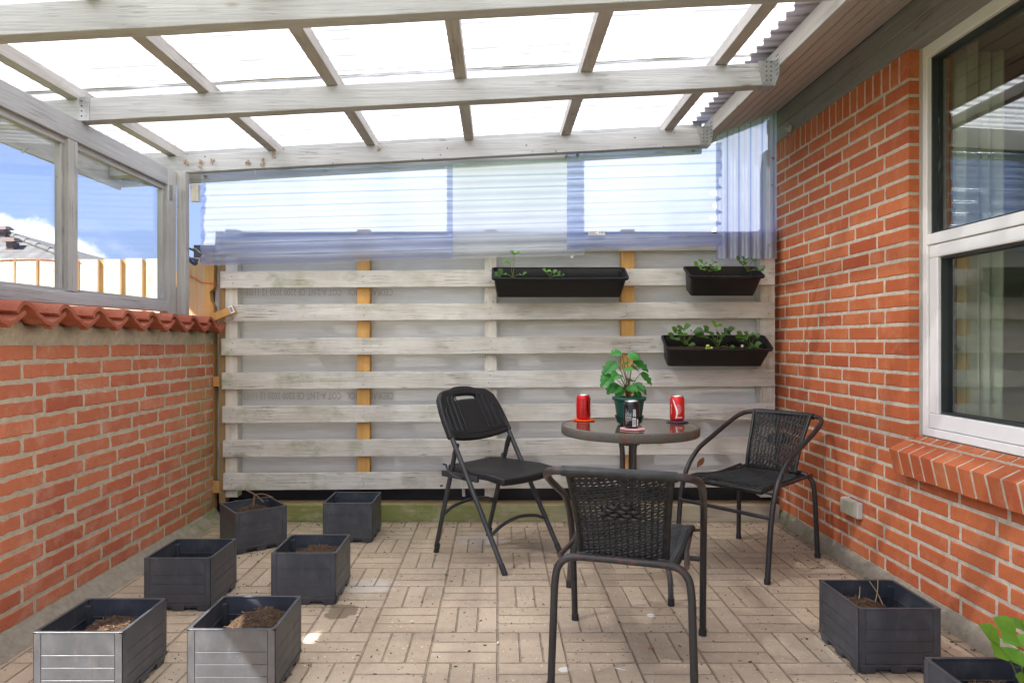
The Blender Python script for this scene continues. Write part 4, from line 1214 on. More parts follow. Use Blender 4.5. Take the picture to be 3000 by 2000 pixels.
def strawberry(base, leaves, label, name='strawberry_plant', extra=None, group='strawberry plants'):
    """leaves: (tip point, size, tint)"""
    t = thing(name, label, 'plant', tuple(base), group)
    lf = MB(); st = MB()
    for tip, sz, tn in leaves:
        tip = Vector(tip); mid = (Vector(base) + tip) / 2 + Vector((0, 0, .25 * (tip - Vector(base)).length * .4))
        st.tube(smooth_path([base, mid, tip], 4), .0016, 5)
        out = (tip - Vector(base)); out.z = 0
        if out.length < .01: out = Vector((random.uniform(-1, 1), -1, 0))
        out.normalize()
        out = (out + Vector((random.uniform(-.4, .4), -.45, random.uniform(-.1, .15)))).normalized()
        nn = Vector((random.uniform(-.3, .3), -.75, .7)).normalized()
        for ang in (-75, 0, 75):
            dd = Matrix.Rotation(R(ang + random.uniform(-12, 12)), 3, nn) @ out
            leaflet(lf, tip, dd, nn, sz * random.uniform(1.0, 1.3), sz * 1.0, max(0, min(1, tn + random.uniform(-.1, .1))), droop=random.uniform(.05, .3))
    lf.build('leaves', M_sleaf, t); st.build('stems', M_stem, t)
    if extra: extra(t)
    return t
T1 = trough(.78, 'wide black trough hung high in the middle of the slat fence', .356, 3.940, 1.506, R(28), -.075, 1)
T2 = trough(.43, 'small dusty black trough at top right below the upright corrugations', 1.305, 3.945, 1.512, R(26), -.045, 2)
T3 = trough(.61, 'black trough full of strawberries hung lower right beside the brick wall', 1.262, 3.935, 1.108, R(30), -.06, 3)
def pl(px, py, Y=3.87): return P(px, py, Y)
random.seed(21)
strawberry(pl(1503, 812, 3.90), [(pl(1508, 745, 3.86), .036, .75), (pl(1492, 770, 3.86), .032, .8), (pl(1530, 806, 3.83), .026, .15), (pl(1472, 802, 3.85), .034, .1), (pl(1460, 806, 3.84), .026, .1)], 'tall strawberry seedling at the left end of the wide upper trough')
strawberry(pl(1611, 815, 3.88), [(pl(1600, 795, 3.85), .026, .9), (pl(1618, 800, 3.84), .028, .3), (pl(1632, 806, 3.83), .026, .2), (pl(1608, 806, 3.83), .02, .2), (pl(1645, 808, 3.83), .018, .1)], 'short strawberry seedling in the middle of the wide upper trough')
strawberry(pl(2078, 796, 3.9), [(pl(2045, 778, 3.86), .030, .8), (pl(2060, 772, 3.86), .030, .85), (pl(2090, 770, 3.86), .024, .5), (pl(2085, 785, 3.84), .030, .8), (pl(2102, 790, 3.84), .024, .8), (pl(2056, 788, 3.84), .024, .7)], 'bright green strawberry plant at the left end of the small trough')
strawberry(pl(2190, 796, 3.9), [(pl(2166, 766, 3.86), .034, .35), (pl(2176, 776, 3.85), .03, .5), (pl(2205, 764, 3.86), .026, .2), (pl(2222, 792, 3.83), .036, .12), (pl(2182, 762, 3.86), .028, .3)], 'dark strawberry plant spilling over the right end of the small trough')
def fruit(t):
    f = MB()
    for px, py, r in ((2074, 1015, .012), (2078, 1021, .008), (2085, 1020, .009), (2070, 1021, .007)):
        q = P(px, py, 3.83); f.tube([q + Vector((0, 0, r)), q + Vector((0, 0, r * .5)), q, q - Vector((0, 0, r * .7))], [r * .4, r, r * .95, r * .3], 10)
    f.build('berry', plain('unripe_berry', (.42, .50, .10), .4), t)
def flower(t):
    f = MB(); q = P(2174, 1013, 3.82)
    for i in range(5):
        a = i * 1.256; f.tube([q, q + Vector((math.cos(a) * .008, -.002, math.sin(a) * .008))], [.003, .005], 6, flat=.5)
    f.build('flower', plain('white_flower', (.8, .8, .78), .5), t)
strawberry(pl(2008, 1010, 3.9), [(pl(1982, 975, 3.85), .045, .3), (pl(2003, 962, 3.86), .045, .35), (pl(1975, 990, 3.83), .040, .2), (pl(2030, 975, 3.86), .038, .1), (pl(2018, 1010, 3.82), .034, .12), (pl(2045, 972, 3.87), .036, .1), (pl(1998, 980, 3.84), .038, .45)], 'largest strawberry plant, at the left end of the lower trough')
strawberry(pl(2104, 1018, 3.9), [(pl(2098, 952, 3.86), .036, 1.), (pl(2075, 970, 3.86), .040, .1), (pl(2062, 982, 3.86), .034, .1), (pl(2112, 985, 3.84), .044, .12), (pl(2130, 968, 3.86), .036, .1), (pl(2122, 975, 3.87), .036, .1), (pl(2102, 1000, 3.83), .034, .15), (pl(2135, 1018, 3.82), .028, .1)], 'strawberry plant with pale berries in the middle of the lower trough', extra=fruit)
strawberry(pl(2198, 1018, 3.9), [(pl(2175, 985, 3.85), .040, .25), (pl(2165, 995, 3.84), .034, .2), (pl(2195, 982, 3.86), .036, .45), (pl(2212, 988, 3.86), .034, .15), (pl(2210, 1012, 3.82), .036, .15), (pl(2195, 1020, 3.82), .03, .1)], 'strawberry plant with white flower at the right end of the lower trough', extra=flower)
# bright plant of the bottom right crate
B8 = Vector((1.34, 1.70, .16))
strawberry(B8, [((1.245, 1.66, .315), .055, .9), ((1.30, 1.68, .335), .050, .95), ((1.37, 1.74, .32), .05, .9), ((1.275, 1.62, .235), .042, .8), ((1.26, 1.60, .20), .036, .8), ((1.40, 1.64, .27), .05, .8), ((1.33, 1.62, .22), .04, .8)],
           'bright green leafy plant growing in the bottom right crate', 'leafy_plant', group='crate plant')

# ============================================================ wall switch
t = thing('wall_socket', 'beige double cover socket low on the right brick wall', 'socket', (1.70, 3.19, .28))
c = MB(); c.box(1.672, 1.6999, 3.117, 3.262, .243, .318); c.build('box', plain('grey_box', (.52, .50, .45), .5), t, bevel=.004)
for y0 in (3.122, 3.191):
    c = MB(); c.box(1.664, 1.6715, y0, y0 + .066, .247, .314); c.build('flap', plain('beige_flap', (.42, .39, .28), .45), t, bevel=.003)

# ============================================================ bistro table
TX, TY, TH, TR = .583, 2.965, .70, .300
tb = thing('bistro_table', 'round glass bistro table with rusty metal rim', 'table', (TX, TY, 0))
c = MB(); c.lathe([(TR - .013, TH - .006), (TR - .008, TH + .002), (TR - .002, TH + .002), (TR, TH - .004), (TR, TH - .034), (TR - .004, TH - .038), (TR - .010, TH - .034), (TR - .013, TH - .006)], (TX, TY), 72); c.build('rim', M_rim, tb)
def tglass():
    m, k = mat('table_glass'); o = k.obj()
    r_ = k.noise(o, 300, 2)
    tr = k.node('ShaderNodeBsdfTransparent'); k.put(tr.inputs[0], (.50, .52, .47))
    gl = k.node('ShaderNodeBsdfGlossy'); gl.inputs['Roughness'].default_value = .06; k.l.new(k.bump(r_, .08, .0005), gl.inputs['Normal'])
    df = k.node('ShaderNodeBsdfDiffuse'); k.put(df.inputs[0], (.22, .175, .13))
    a = k.node('ShaderNodeMixShader'); a.inputs[0].default_value = .45; k.l.new(tr.outputs[0], a.inputs[1]); k.l.new(df.outputs[0], a.inputs[2])
    b = k.node('ShaderNodeMixShader'); k.put(b.inputs[0], k.fres(.05)); k.l.new(a.outputs[0], b.inputs[1]); k.l.new(gl.outputs[0], b.inputs[2])
    k.l.new(b.outputs[0], k.out.inputs[0]); return m
c = MB(); c.lathe([(0.001, TH - .005), (TR - .012, TH - .005), (TR - .012, TH), (0.001, TH)], (TX, TY), 72, smooth=False); c.build('glass_top', tglass(), tb)
for a in (189, 296, 65):
    a = R(a); ca, sa_ = math.cos(a), math.sin(a)
    prof = [(.055, TH - .03), (.034, TH - .10), (.032, TH - .25), (.034, .36), (.06, .28), (.16, .20), (.235, .165), (.265, .12), (.272, .06), (.275, .006)]
    c = MB(); pts = smooth_path([(TX + r_ * ca, TY + r_ * sa_, z) for r_, z in prof], 5); c.tube(pts, .0115, 10); c.build('leg', M_ttube, tb)
    f = MB(); f.tube([(TX + .275 * ca, TY + .275 * sa_, .03), (TX + .275 * ca, TY + .275 * sa_, 0)], .0135, 10); f.build('foot_cap', M_ink, bpy.data.objects[[o.name for o in tb.children if o.name.startswith('leg')][-1]])
c = MB(); c.lathe([(.036, .615), (.044, .615), (.044, .655), (.036, .655), (.036, .615)], (TX, TY), 24); c.build('collar', M_ttube, tb)

# ---- things on the table
def can(x, y, label, kind, face):
    z = TH + .006
    t = thing('drink_can', label, 'can', (x, y, z), 'cans on the table')
    body = {'red': plain('red_can', (.62, .012, .014), .28, .35), 'red2': plain('red_can_b', (.66, .018, .014), .28, .3), 'black': plain('black_can', (.012, .012, .014), .25, .3)}[kind]
    c = MB(); c.lathe([(.0255, z + .001), (.028, z + .002), (.0325, z + .009), (.033, z + .012), (.033, z + .098), (.032, z + .102), (.0275, z + .112)], (x, y), 36, cap0=True); c.build('body', body, t)
    c = MB(); c.lathe([(.0275, z + .112), (.0278, z + .1145), (.0262, z + .115), (.0255, z + .111), (.001, z + .111)], (x, y), 36); c.lathe([(.0328, z + .0105), (.0262, z + .0005), (.022, z + .0005)], (x, y), 36); c.build('lid', plain('aluminium', (.75, .75, .76), .25, .9), t)
    inkc = {'red': (.015, .01, .01), 'red2': (.82, .82, .80), 'black': (.75, .75, .74)}[kind]
    ik = plain('can_print_' + kind, inkc, .35)
    pr = MB(); rad = .0333
    fa = math.atan2(-y, -x) + face          # angle towards the camera
    def wrap(me, u0, v0, sx, sy, rot):
        def M(co):
            p, q = co.x * sx, co.y * sy
            if rot: p, q = -q, p
            a = fa + (u0 + p) / rad
            return (x + rad * math.cos(a), y + rad * math.sin(a), z + v0 + q)
        # seen from outside, text must run right: angle increases to the viewer's right
        pr.bent(me, M)
    def patch(u0, u1, v0, v1, tgt):
        n = 6
        tgt.grid(lambda u, v: (x + rad * math.cos(fa + (u0 + (u1 - u0) * u) / rad), y + rad * math.sin(fa + (u0 + (u1 - u0) * u) / rad), z + v0 + (v1 - v0) * v), n, 1)
    if kind == 'red':
        wrap(text_mesh('Coca-Cola', 1., .35, .02), -.006, .053, .0185, .026, True)
        wrap(text_mesh('ZERO SUGAR', 1., 0, .01), .010, .055, .0052, .006, True)
        def ribbon(u, v):
            a = fa + (.022 - .006 * math.sin(v * 3.0) + u * (.002 + .006 * math.sin(v * 3.14))) / rad
            return (x + rad * math.cos(a), y + rad * math.sin(a), z + .014 + .088 * v)
        pr.grid(ribbon, 3, 14)
    elif kind == 'red2':
        def ribbon(u, v):
            a = fa + (-.020 + .014 * (1 - v) ** .7 * math.sin((1 - v) * 3.0) + .010 * (1 - v) + u * (.0035 + .004 * math.sin(v * 3.14))) / rad
            return (x + rad * math.cos(a), y + rad * math.sin(a), z + .012 + .088 * v)
        pr.grid(ribbon, 3, 16)
        wrap(text_mesh('Coca-Cola', 1., .3, .03), .012, .018, .006, .010, False)
        for j, s_ in enumerate(('CARBONATED SOFT DRINK', 'WITH VEGETABLE EXTRACTS', 'BEST SERVED CHILLED', 'PLEASE RECYCLE', '33 cl')):
            wrap(text_mesh(s_, 1.), .004 + .0044 * j, .055, .0036, .0038, True)
        wrap(text_mesh('ORIGINAL TASTE', 1., 0, .02), -.028, .055, .006, .006, True)
    else:
        wrap(text_mesh('ZERO', 1., 0, .05), .013, .066, .012, .015, True)
        patch(.004, .020, .010, .045, pr); 
        patch(.025, .032, .012, .040, pr)
        for j in range(7):
            wrap(text_mesh(random.choice(('INGREDIENTS WATER COLOUR', 'NUTRITION ENERGY FAT SALT', 'STORE COOL AND DRY', '0.3 kJ PER 100 ml')), 1.), -.028 + .0044 * j, .050, .0045, .0046, True)
        bars = MB(); rad = .0336
        for j in range(9): patch(.0055 + j * .0015, .0055 + j * .0015 + random.choice((.0005, .0009)), .014, .041, bars)
        bars.build('barcode', M_ink, t)
    pr.build('print', ik, t)
    return t
can(.402, 3.144, 'shiny red can with black script on the orange coaster', 'red', .05)
can(.564, 2.824, 'black can with white barcode in front of the green pot', 'black', .0)
can(.826, 3.085, 'red can with white wave stripe on the dark purple coaster', 'red2', .0)
def coaster(x, y, r, col, label, sq=False, rot=0.):
    c = MB(); n = 40; pts = []
    for i in range(n):
        a = 2 * math.pi * i / n
        if sq:
            rr = r / max(abs(math.cos(a - rot)), abs(math.sin(a - rot))) * .86 + .0015 * math.sin(9 * a)
        else: rr = r * (1 + .05 * math.sin(8 * a))
        pts.append((x + rr * math.cos(a), y + rr * math.sin(a)))
    vs = [(px, py, TH + .0022) for px, py in pts] + [(px, py, TH + .0058) for px, py in pts]
    c.add(vs, [tuple(range(n))[::-1], tuple(range(n, 2 * n))] + [(i, (i + 1) % n, n + (i + 1) % n, n + i) for i in range(n)])
    single(c, 'coaster', plain('felt_' + label.split()[0], col, .95, spec=.1, bumps=.5, bscale=500), label, 'coaster', 'felt coasters')
coaster(.404, 3.135, .050, (.85, .10, .02), 'orange scalloped felt coaster under the script can')
coaster(.566, 2.815, .052, (.80, .42, .40), 'pink felt coaster under the black can at the front', False)
coaster(.822, 3.06, .042, (.10, .055, .09), 'dark purple square coaster under the can with the white wave', True, .6)
# potted plant
px_, py_ = .589, 3.0; z = TH + .003
pp = thing('potted_plant', 'leafy green plant in a dark green pot on the glass table', 'potted plant', (px_, py_, z))
c = MB(); c.lathe([(.052, z + .012), (.066, z + .100), (.068, z + .104), (.074, z + .106), (.076, z + .112), (.076, z + .119), (.070, z + .120), (.066, z + .114), (.062, z + .09)], (px_, py_), 40, cap0=True); c.build('pot', M_potg, pp)
c = MB(); c.lathe([(.045, z), (.052, z + .004), (.063, z + .034), (.066, z + .036), (.062, z + .036), (.050, z + .008)], (px_, py_), 40, cap0=True); c.build('saucer', M_potg, pp)
c = MB(); c.lathe([(.001, z + .098), (.064, z + .094)], (px_, py_), 24); c.build('soil', M_soil, pp)
random.seed(5)
st = MB(); lf = MB(); base = Vector((px_ - .004, py_, z + .095))
def mleaf(c, d, n, L, W, tint, split=True):
    d = d.normalized(); n = (n - d * n.dot(d)).normalized(); s = d.cross(n); N = 12
    def wid(t): return W / 2 * (math.sin(min(1, t * 1.12 + .10) * math.pi) ** .55) * (1 - .25 * t)
    pts = [c + d * L * t - n * L * .32 * t * t for t in [i / N for i in range(N + 1)]]
    for sgn in (1, -1):
        row = []
        for i in range(N + 1):
            t = i / N; w_ = wid(t)
            if split and i in (5, 8): w_ *= .62
            row.append(pts[i] + s * sgn * w_ + n * (w_ * .28 - w_ * w_ * 4) + d * w_ * .25)
        mids = [(pts[i] + row[i]) / 2 + n * wid(i / N) * .10 for i in range(N + 1)]
        vs = pts + mids + row; M = N + 1; fs = []
        for i in range(N):
            for q in (0, 1):
                f_ = (q * M + i, q * M + i + 1, (q + 1) * M + i + 1, (q + 1) * M + i)
                fs.append(f_ if sgn > 0 else f_[::-1])
        lf.add(vs, fs, tint, 0, True)
# (tip px, py, dY, length, width, direction(px,py))
LV = [(1838, 1040, 0, .075, .060, (.5, -.25, -.1), .55), (1822, 1036, .0, .07, .055, (-1, -.3, .1), .65), (1806, 1060, -.02, .105, .062, (-.8, -.4, -.55), .35),
      (1800, 1082, .0, .095, .058, (-.9, -.5, -.35), .75), (1795, 1100, -.03, .100, .060, (-.8, -.6, -.5), .5), (1826, 1082, -.04, .085, .058, (.2, -.9, .15), .8), (1812, 1096, -.05, .085, .055, (-.4, -.8, -.1), .7),
      (1856, 1056, .0, .105, .050, (.9, -.2, -.5), .25), (1848, 1075, .03, .07, .05, (.7, .3, -.2), .5), (1877, 1092, .0, .095, .042, (.9, -.1, -.75), .3), (1858, 1124, -.02, .075, .05, (.6, -.6, -.35), .45),
      (1835, 1135, -.05, .07, .045, (.8, -.7, -.1), .6), (1818, 1130, -.03, .065, .045, (-.6, -.6, -.35), .55), (1872, 1130, .0, .07, .034, (.8, 0, -.7), .35), (1826, 1140, -.02, .06, .045, (-.7, -.3, -.5), .5),
      (1802, 1120, .02, .08, .05, (-.7, -.2, -.9), .5), (1862, 1145, .02, .06, .04, (.3, -.2, -.8), .4), (1842, 1118, .04, .07, .05, (.4, .5, .2), .3), (1822, 1066, .03, .06, .05, (.1, -.4, .1), .5)]
for px, py, dY, L, W, dr, tn in LV:
    q = P(px, py, 3.0 + dY)
    mid = base.lerp(q, .5) + Vector(((q.x - base.x) * -.15, (q.y - base.y) * -.15, .012))
    st.tube(smooth_path([base + Vector((random.uniform(-.006, .006), random.uniform(-.006, .006), 0)), mid, q], 5), .0018, 6)
    nn = Vector((-dr[0] * .3, -.55, .8)).normalized()
    mleaf(q, Vector(dr), nn, L * .95, W * 1.08, tn, split=L > .068)
st.tube([base - Vector((0, 0, .01)), base + Vector((.002, 0, .06)), base + Vector((.0, 0, .10))], [.005, .004, .002], 8)
lf.build('leaves', M_pleaf, pp); st.build('stems', M_bstem, pp)

# tufts of weed in joints and along the edges
random.seed(11)
c = MB()
for i in range(46):
    if i < 14: x, y = round(random.uniform(-6, 6)) * .2325, random.uniform(2.0, 3.9)
    elif i < 30: x, y = random.uniform(1.62, 1.655), random.uniform(2.2, 3.9)
    else: x, y = random.uniform(-1.62, 1.5), random.uniform(3.95, 3.972)
    for q in range(random.randint(3, 7)):
        a = random.uniform(0, 6.28); L = random.uniform(.004, .014)
        leaflet(c, Vector((x + random.uniform(-.006, .006), y + random.uniform(-.006, .006), .001)), Vector((math.cos(a), math.sin(a), .9)), Vector((-math.cos(a), -math.sin(a), .8)), L, L * .4, random.random() * .4, ser=False)
prop(c.build('joint_weeds', M_sleaf), 'tiny green weeds and moss tufts in the paving joints', 'weeds', kind='stuff')

# ============================================================ wicker armchairs
def bez(pts, n=6): return smooth_path(pts, n)
def make_wicker():
    t = thing('wicker_armchair', '-', 'chair', (0, 0, 0), 'black wicker armchairs', local=True)
    # front legs + arms + back bar as one bent tube
    arm = [(-.235, .262, .0), (-.236, .245, .16), (-.237, .222, .31), (-.238, .175, .425), (-.238, .08, .515), (-.236, -.06, .575), (-.233, -.20, .630), (-.222, -.29, .668), (-.19, -.338, .686), (-.12, -.352, .690), (0, -.357, .691)]
    full = arm + [(-x, y, z) for x, y, z in arm[-2::-1]]
    c = MB(); c.tube(bez(full, 6), .0120, 12); c.build('arm_frame', M_tube, t)
    # rear hoop
    hp = [(-.213, -.275, 0), (-.207, -.268, .20), (-.202, -.262, .335), (-.188, -.258, .385), (-.150, -.256, .408), (-.06, -.255, .411), (0, -.255, .411)]
    hp = hp + [(-x, y, z) for x, y, z in hp[-2::-1]]
    c = MB(); c.tube(bez(hp, 6), .0118, 12); c.build('rear_leg_hoop', M_tube, t)
    c = MB()
    c.tube([(-.236, .235, .285), (.236, .235, .285)], .0095, 10)
    for s in (-1, 1):
        c.tube([(s * .237, .228, .392), (s * .19, .215, .392)], .006, 8)
        c.tube([(s * .190, -.255, .409), (s * .185, -.05, .395), (s * .196, .20, .398)], .008, 8)
        c.tube([(s * .237, .17, .29), (s * .20, -.25, .29)], .006, 8) if False else None
    c.build('stretcher', M_tube, t)
    for s in (-1, 1):
        for x, y in ((.235, .262), (.213, -.275)):
            f = MB(); f.tube([(s * x, y, .022), (s * x, y, 0)], .0140, 12); f.build('foot_cap', M_ink, t)
    # back panel
    def spine(v):   # v 0 bottom .. 1 top -> (y, z, halfwidth)
        P_ = [(0, -.236, .412, .128), (.15, -.246, .455, .130), (.4, -.275, .530, .134), (.7, -.318, .615, .141), (1., -.350, .686, .150)]
        for a, b in zip(P_, P_[1:]):
            if v <= b[0]:
                q = (v - a[0]) / (b[0] - a[0]); return tuple(a[i] + (b[i] - a[i]) * q for i in (1, 2, 3))
        return P_[-1][1:]
    def nrm(v):
        a, b = spine(max(0, v - .02)), spine(min(1, v + .02)); d_ = Vector((0, b[0] - a[0], b[1] - a[1])).normalized()
        return Vector((0, -d_.z, d_.y))
    def bp(u, v, off=0.):
        y, z, hw = spine(v); cv = .022 * (1 - u * u)         # hollow towards the middle
        n = nrm(v); p = Vector((u * hw, y, z)) + n * (cv + off - .022)
        return p
    c = MB()
    NS = 15
    for j in range(NS):
        u = -1 + 2 * (j + .5) / NS
        c.tube([bp(u, v / 14, 0) for v in range(15)], .0032, 5)
        if j % 2 == 0: c.tube([bp(u + .03, v / 14, 0) for v in range(15)], .0022, 5)
    NR = 58
    for r_ in range(NR):
        v = (r_ + .5) / NR
        pts = []
        K = NS * 3
        for i in range(K + 1):
            u = -1 + 2 * i / K
            ph = math.cos(math.pi * (u + 1) / 2 * NS) * (1 if r_ % 2 else -1)
            dv = .0025 * math.sin(i * 1.7 + r_) / .28
            if .40 < v < .58 and abs(u) < .50 - abs(v - .49) * 2.5: dv *= .2
            pts.append(bp(u, min(1, max(0, v + dv)), .0030 * ph))
        c.tube(pts, .0025, 4, caps=False)
    c.build('backrest', M_wick, t)
    # woven motif
    c = MB()
    for rr in range(4):
        nn = (3, 4, 3, 4)[rr] if False else (2, 3, 4, 3)[rr]
        v = .60 - rr * .045
        for q in range(nn):
            u = (q - (nn - 1) / 2) * .27 + (.05 if rr % 2 else 0)
            pts = [bp(u - .12 + .24 * i / 6, v, .0 + .009 * math.sin(math.pi * i / 6)) for i in range(7)]
            c.tube(pts, [.004, .0062, .0072, .0075, .0072, .0062, .004], 8, flat=.95)
    c.build('woven_motif', M_wick, t)
    # wrapped edges of the back and its top
    def wrapped(pts, r_, seg=10, mb=None, pitch=.0045):
        pts = smooth_path(pts, 6); L = sum((a - b).length for a, b in zip(pts, pts[1:])); n = max(4, int(L / pitch * 2)); out = []; acc = 0; seglen = L / n; res = []
        # resample
        cum = [0]
        for a, b in zip(pts, pts[1:]): cum.append(cum[-1] + (a - b).length)
        idx = 0
        for i in range(n + 1):
            s = L * i / n
            while idx < len(cum) - 2 and cum[idx + 1] < s: idx += 1
            q = (s - cum[idx]) / max(1e-6, cum[idx + 1] - cum[idx]); res.append(pts[idx].lerp(pts[idx + 1], min(1, max(0, q))))
        mb.tube(res, [r_ + (.0009 if i % 2 else -.0003) for i in range(n + 1)], seg)
    c = MB()
    for s in (-1, 1): wrapped([bp(s * 1.02, v / 6, 0) for v in range(7)], .0085, 8, c)
    wrapped([(-.165, -.343, .688), (-.12, -.352, .690), (0, -.357, .691), (.12, -.352, .690), (.165, -.343, .688)], .0150, 12, c)
    c.build('wrapping', M_wick, t)
    # seat
    def sp(u, v, off=0.):   # v 0 rear .. 1 front
        y = -.235 + .465 * v; hw = .150 + .046 * v
        z = .402 - .016 * math.sin(math.pi * min(1, v * 1.05)) * (1 - .3 * u * u) + .010 * v
        if v > .93: z -= (v - .93) * .18
        return Vector((u * hw, y, z + off))
    c = MB()
    NS = 9; NR = 74
    for j in range(NS):
        u = -1 + 2 * (j + .5) / NS
        c.tube([sp(u, v / 16) for v in range(17)], .0026, 5)
    for r_ in range(NR):
        v = (r_ + .5) / NR; pts = []
        for i in range(NS * 3 + 1):
            u = -1 + 2 * i / (NS * 3); ph = math.cos(math.pi * (u + 1) / 2 * NS) * (1 if (r_ // 1) % 2 else -1)
            pts.append(sp(u, v, .0028 * ph))
        c.tube(pts, .0029, 4, caps=False)
    c.build('seat', M_wick, t)
    c = MB()
    for s in (-1, 1): wrapped([sp(s * 1.02, v / 6, -.002) for v in range(7)], .0105, 8, c)
    wrapped([sp(u / 4, 1.0, -.006) for u in range(-4, 5)], .0115, 8, c)
    c.build('seat_edge', M_wick, t)
    return t
ch = make_wicker()
ch.location = (.447, 2.262, 0); ch.rotation_euler = (0, 0, -math.atan2(.29, .957)); ch['label'] = 'wicker armchair with its back to the camera, rust along its rear hoop'
dup(ch, (1.238, 3.305, 0), R(130.2), 'wicker armchair facing the table beside the right brick wall')

# ============================================================ folding chair
def make_folding():
    t = thing('folding_chair', 'black moulded plastic folding chair left of the table', 'chair', (-.004, 3.39, 0), rotz=math.atan2(-.738, -.675), local=True)
    X = .210
    fr = lambda z: .245 - .595 * z
    for s in (-1, 1):
        c = MB(); c.tube([(s * X, fr(.03), .03), (s * X, fr(.66), .66)], .0125, 12); l = c.build('front_leg', M_ftube, t)
        f = MB(); f.tube([(s * X, fr(.045), .045), (s * X, fr(0) , .0)], .0140, 12); f.build('foot_cap', M_ink, l)
        c = MB(); c.tube([(s * (X - .016), -.240, .03), (s * (X - .016), -.10, .53)], .0120, 12); l = c.build('rear_leg', M_ftube, t)
        f = MB(); f.tube([(s * (X - .016), -.2285, .045), (s * (X - .016), -.242, 0)], .0138, 12); f.build('foot_cap', M_ink, l)
        f = MB(); f.tube([(s * (X - .016), -.105, .51), (s * (X - .016), -.088, .565)], [.014, .012], 12); f.build('pivot_cap', M_ink, l)
        c = MB(); c.tube(smooth_path([(s * (X - .002), -.155, .46), (s * (X - .002), -.135, .425), (s * (X - .002), -.08, .405), (s * (X - .002), -.03, .405)], 5), .0045, 8, flat=1.2)
        for (y, z) in ((-.155, .46), (-.03, .405), (-.175, .35)): c.tube([(s * (X + .004), y, z), (s * (X + .014), y, z)], .0055, 8)
        c.build('hinge_bracket', M_ftube, t)
    z = .16; c = MB(); y = fr(z); c.tube(smooth_path([(-X, y, z), (-.12, y - .002, z + .035), (0, y - .004, z + .05), (.12, y - .002, z + .035), (X, y, z)], 6), .0085, 10); c.build('front_stretcher', M_ftube, t)
    z = .20; c = MB(); y = -.188; c.tube(smooth_path([(-X + .016, y, z), (-.12, y, z + .030), (0, y, z + .042), (.12, y, z + .030), (X - .016, y, z)], 6), .0085, 10); c.build('rear_stretcher', M_ftube, t)
    # moulded back
    d_ = Vector((0, -.511, .859)); nrm_ = Vector((0, .859, .511))     # up the back, facing forward
    org = Vector((0, fr(.60), .60))
    Wd = .228
    def bpt(u, v, off=0.):
        x = Wd * u
        s_top = .268 - .030 * abs(u) ** 2 - .12 * max(0, abs(u) - .76) ** 1.5 * 2.4
        if abs(u) < .42: s_top += .010 * (1 - (abs(u) / .42) ** 4)
        s_bot = -.026 + .016 * abs(u) ** 2.0
        s = s_bot + (s_top - s_bot) * v
        wtop = 1 - .10 * v ** 3
        # rails wrap the tubes at the sides, the middle is dished back
        dish = -.022 * (1 - u * u)
        return Vector((x * wtop, 0, 0)) + org + d_ * s + nrm_ * (dish + off)
    NU, NV = 26, 12
    c = MB()
    c.grid(lambda u, v: bpt(u * 2 - 1, v, 0), NU, NV, skip=lambda i, j: (8 <= i <= 17 and j == 9))
    c.build('backrest', M_chairp, t, mods=[('SOLIDIFY', dict(thickness=.030, offset=0., use_rim=True)), ('BEVEL', dict(width=.008, segments=4, limit_method='ANGLE', angle_limit=R(50)))])
    bpy.data.objects[[o.name for o in t.children if o.name.startswith('backrest')][-1]].data.polygons.foreach_set('use_smooth', [True] * 0 or [True] * len(bpy.data.objects[[o.name for o in t.children if o.name.startswith('backrest')][-1]].data.polygons))
    c = MB()
    def groove(u0, u1, vt):
        pts = [(u0, .16), (u0, vt - .10)] + [((u0 + u1) / 2 - (u1 - u0) / 2 * math.cos(a), vt - .10 + .10 * math.sin(a)) for a in (R(30), R(60), R(90), R(120), R(150))] + [(u1, vt - .10), (u1, .16)]
        c.tube([bpt(a, b, .0155) for a, b in pts], .0036, 6)
    for s in (-1, 1):
        for a, b, vt in ((.36, .50, .86), (.53, .67, .84), (.70, .85, .64)): groove(s * a, s * b, vt) if s > 0 else groove(s * b, s * a, vt)
    c.tube([bpt(-.88 + 1.76 * i / 16, .11, .0155) for i in range(17)], .0024, 6)
    c.build('moulded_rib', M_chairp, t)
    # seat
    def st_(u, v):
        x = (u * 2 - 1); y = -.195 + .425 * v
        hw = .188 + .018 * v - (.03 if v < .12 else 0)
        zc = .445 - .014 * math.sin(math.pi * v) * (1 - x * x) - .012 * max(0, v - .75) / .25 + .004 * x * x
        fr_ = .02 * (1 - x * x) if v > .9 else 0
        return Vector((x * hw, y + fr_, zc))
    c = MB(); c.grid(st_, 16, 16); o = c.build('seat', M_chairp, t, mods=[('SOLIDIFY', dict(thickness=.036, offset=-1.)), ('BEVEL', dict(width=.012, segments=4, limit_method='ANGLE', angle_limit=R(50)))])
    for s in (-1, 1):
        c = MB(); c.box(s * .198 - .008, s * .198 + .008, -.19, .06, .395, .425); c.build('seat_rail', M_ftube, t, bevel=.003)
    c = MB(); c.tube([(.19, -.06, .41), (.194, -.058, .355)], .0006, 4)
    c.hexa([(.150, -.075, .300), (.205, -.040, .315), (.205, -.0392, .315), (.150, -.0742, .300), (.150, -.080, .338), (.200, -.048, .352), (.200, -.0472, .352), (.150, -.0792, .338)])
    c.build('care_tag', M_lab, t)
    return t
make_folding()

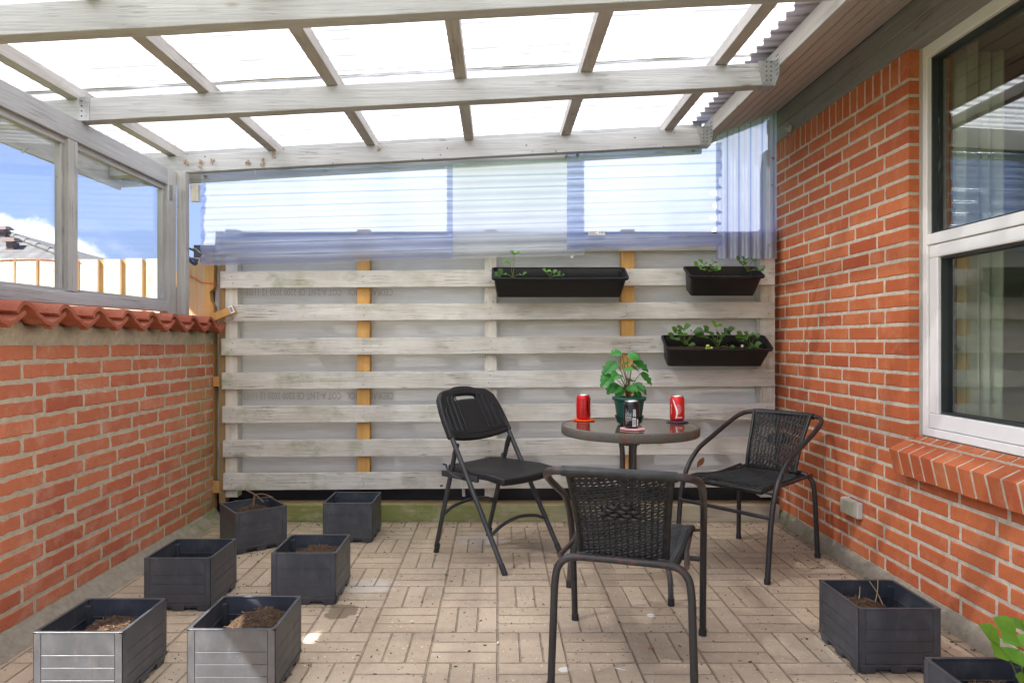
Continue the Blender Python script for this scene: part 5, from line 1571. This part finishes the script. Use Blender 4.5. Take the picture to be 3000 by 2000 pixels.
# ============================================================ litter
def dleaf(c, L, W, label, rot=0., up=(0, 0, 1), d=(1, 0, 0)):
    m = MB(); lf_ = MB(); leaflet(m, Vector(c), Vector(d), Vector(up), L, W, 0, fold=.5, droop=-.3)
    single(m, 'dead_leaf', M_dry, label, 'leaf', 'fallen leaves', mods=[('SOLIDIFY', dict(thickness=.0006))])
q = P(2040, 1368, 3.99); dleaf(q - Vector((0, .012, 0)), .075, .036, 'curled brown dead leaf caught on the slats between table and right chair', d=(.45, 0, 1), up=(.3, -1, .2))
def gp_(px, py): Y = 1963 * H / (py - 1000); return Vector(((px - 1458) * Y / 1963, Y, .003))
dleaf(gp_(1898, 1902), .024, .013, 'small orange leaf on the paving right of the front chair legs')
dleaf(gp_(1305, 1575), .014, .008, 'tiny brown leaf on the paving under the folding chair', d=(.5, .8, 0))
dleaf(gp_(1480, 1570 + 150), .010, .005, 'tiny brown scrap on the paving in front of the folding chair', d=(.2, .8, 0))
random.seed(3)
c = MB()
for i in range(800):
    if random.random() < .5: x = random.uniform(-1.62, 1.66); y = random.uniform(1.85, 3.96)
    elif random.random() < .5: x = random.gauss(1.58, .07); y = random.uniform(1.9, 3.9)
    else: x = random.uniform(-1.6, 1.65); y = random.gauss(3.93, .05)
    if x > 1.66 or x < -1.64 or y > 3.97: continue
    L = random.uniform(.002, .012); a = random.uniform(0, 6.28); h_ = random.uniform(.0012, .003)
    c.tube([(x, y, .0015), (x + L * math.cos(a), y + L * math.sin(a), h_)], random.uniform(.0010, .0026), 4, mi=random.choice((0, 0, 0, 1, 2)))
for (x, y, rz, so, lb_, t_) in crates:
    for q in range(26):
        a = random.uniform(0, 6.28); r_ = random.uniform(.15, .24); px2, py2 = x + r_ * math.cos(a), y + r_ * math.sin(a)
        if -1.62 < px2 < 1.64 and py2 < 3.96 and not (abs(px2 - x) < .137 and abs(py2 - y) < .137): c.tube([(px2, py2, .0012), (px2 + random.uniform(-.006, .006), py2 + random.uniform(-.006, .006), .003)], random.uniform(.001, .003), 4)
o = c.build('leaf_litter', [plain('dark_crumb', (.05, .035, .025), .9), plain('pale_crumb', (.60, .52, .42), .9), plain('rust_crumb', (.30, .14, .07), .9)])
prop(o, 'tiny dark and pale crumbs of litter scattered over the paving', 'litter', kind='stuff')
for px, py, lb in ((1042, 1806, 'white pebble on the paving beside the damp stain'), (1204, 1825, 'beige chip lying on the paving in front of the damp stain'), (1455, 1887, 'white chip on a paving joint near the bottom middle')):
    c = MB(); q = gp_(px, py); c.tube([q, q + Vector((.005, .002, .004)), q + Vector((.011, .003, .001))], [.002, .005, .002], 7)
    single(c, 'pebble', plain('chip_' + str(px), (.7, .66, .58), .9), lb, 'pebble')
c = MB(); c.tube([gp_(1798, 1957), gp_(1832, 1964)], .0013, 5); single(c, 'white_stick', M_lab, 'thin white stick on the paving at the bottom behind the front chair', 'stick')
print('objects', len(bpy.data.objects))
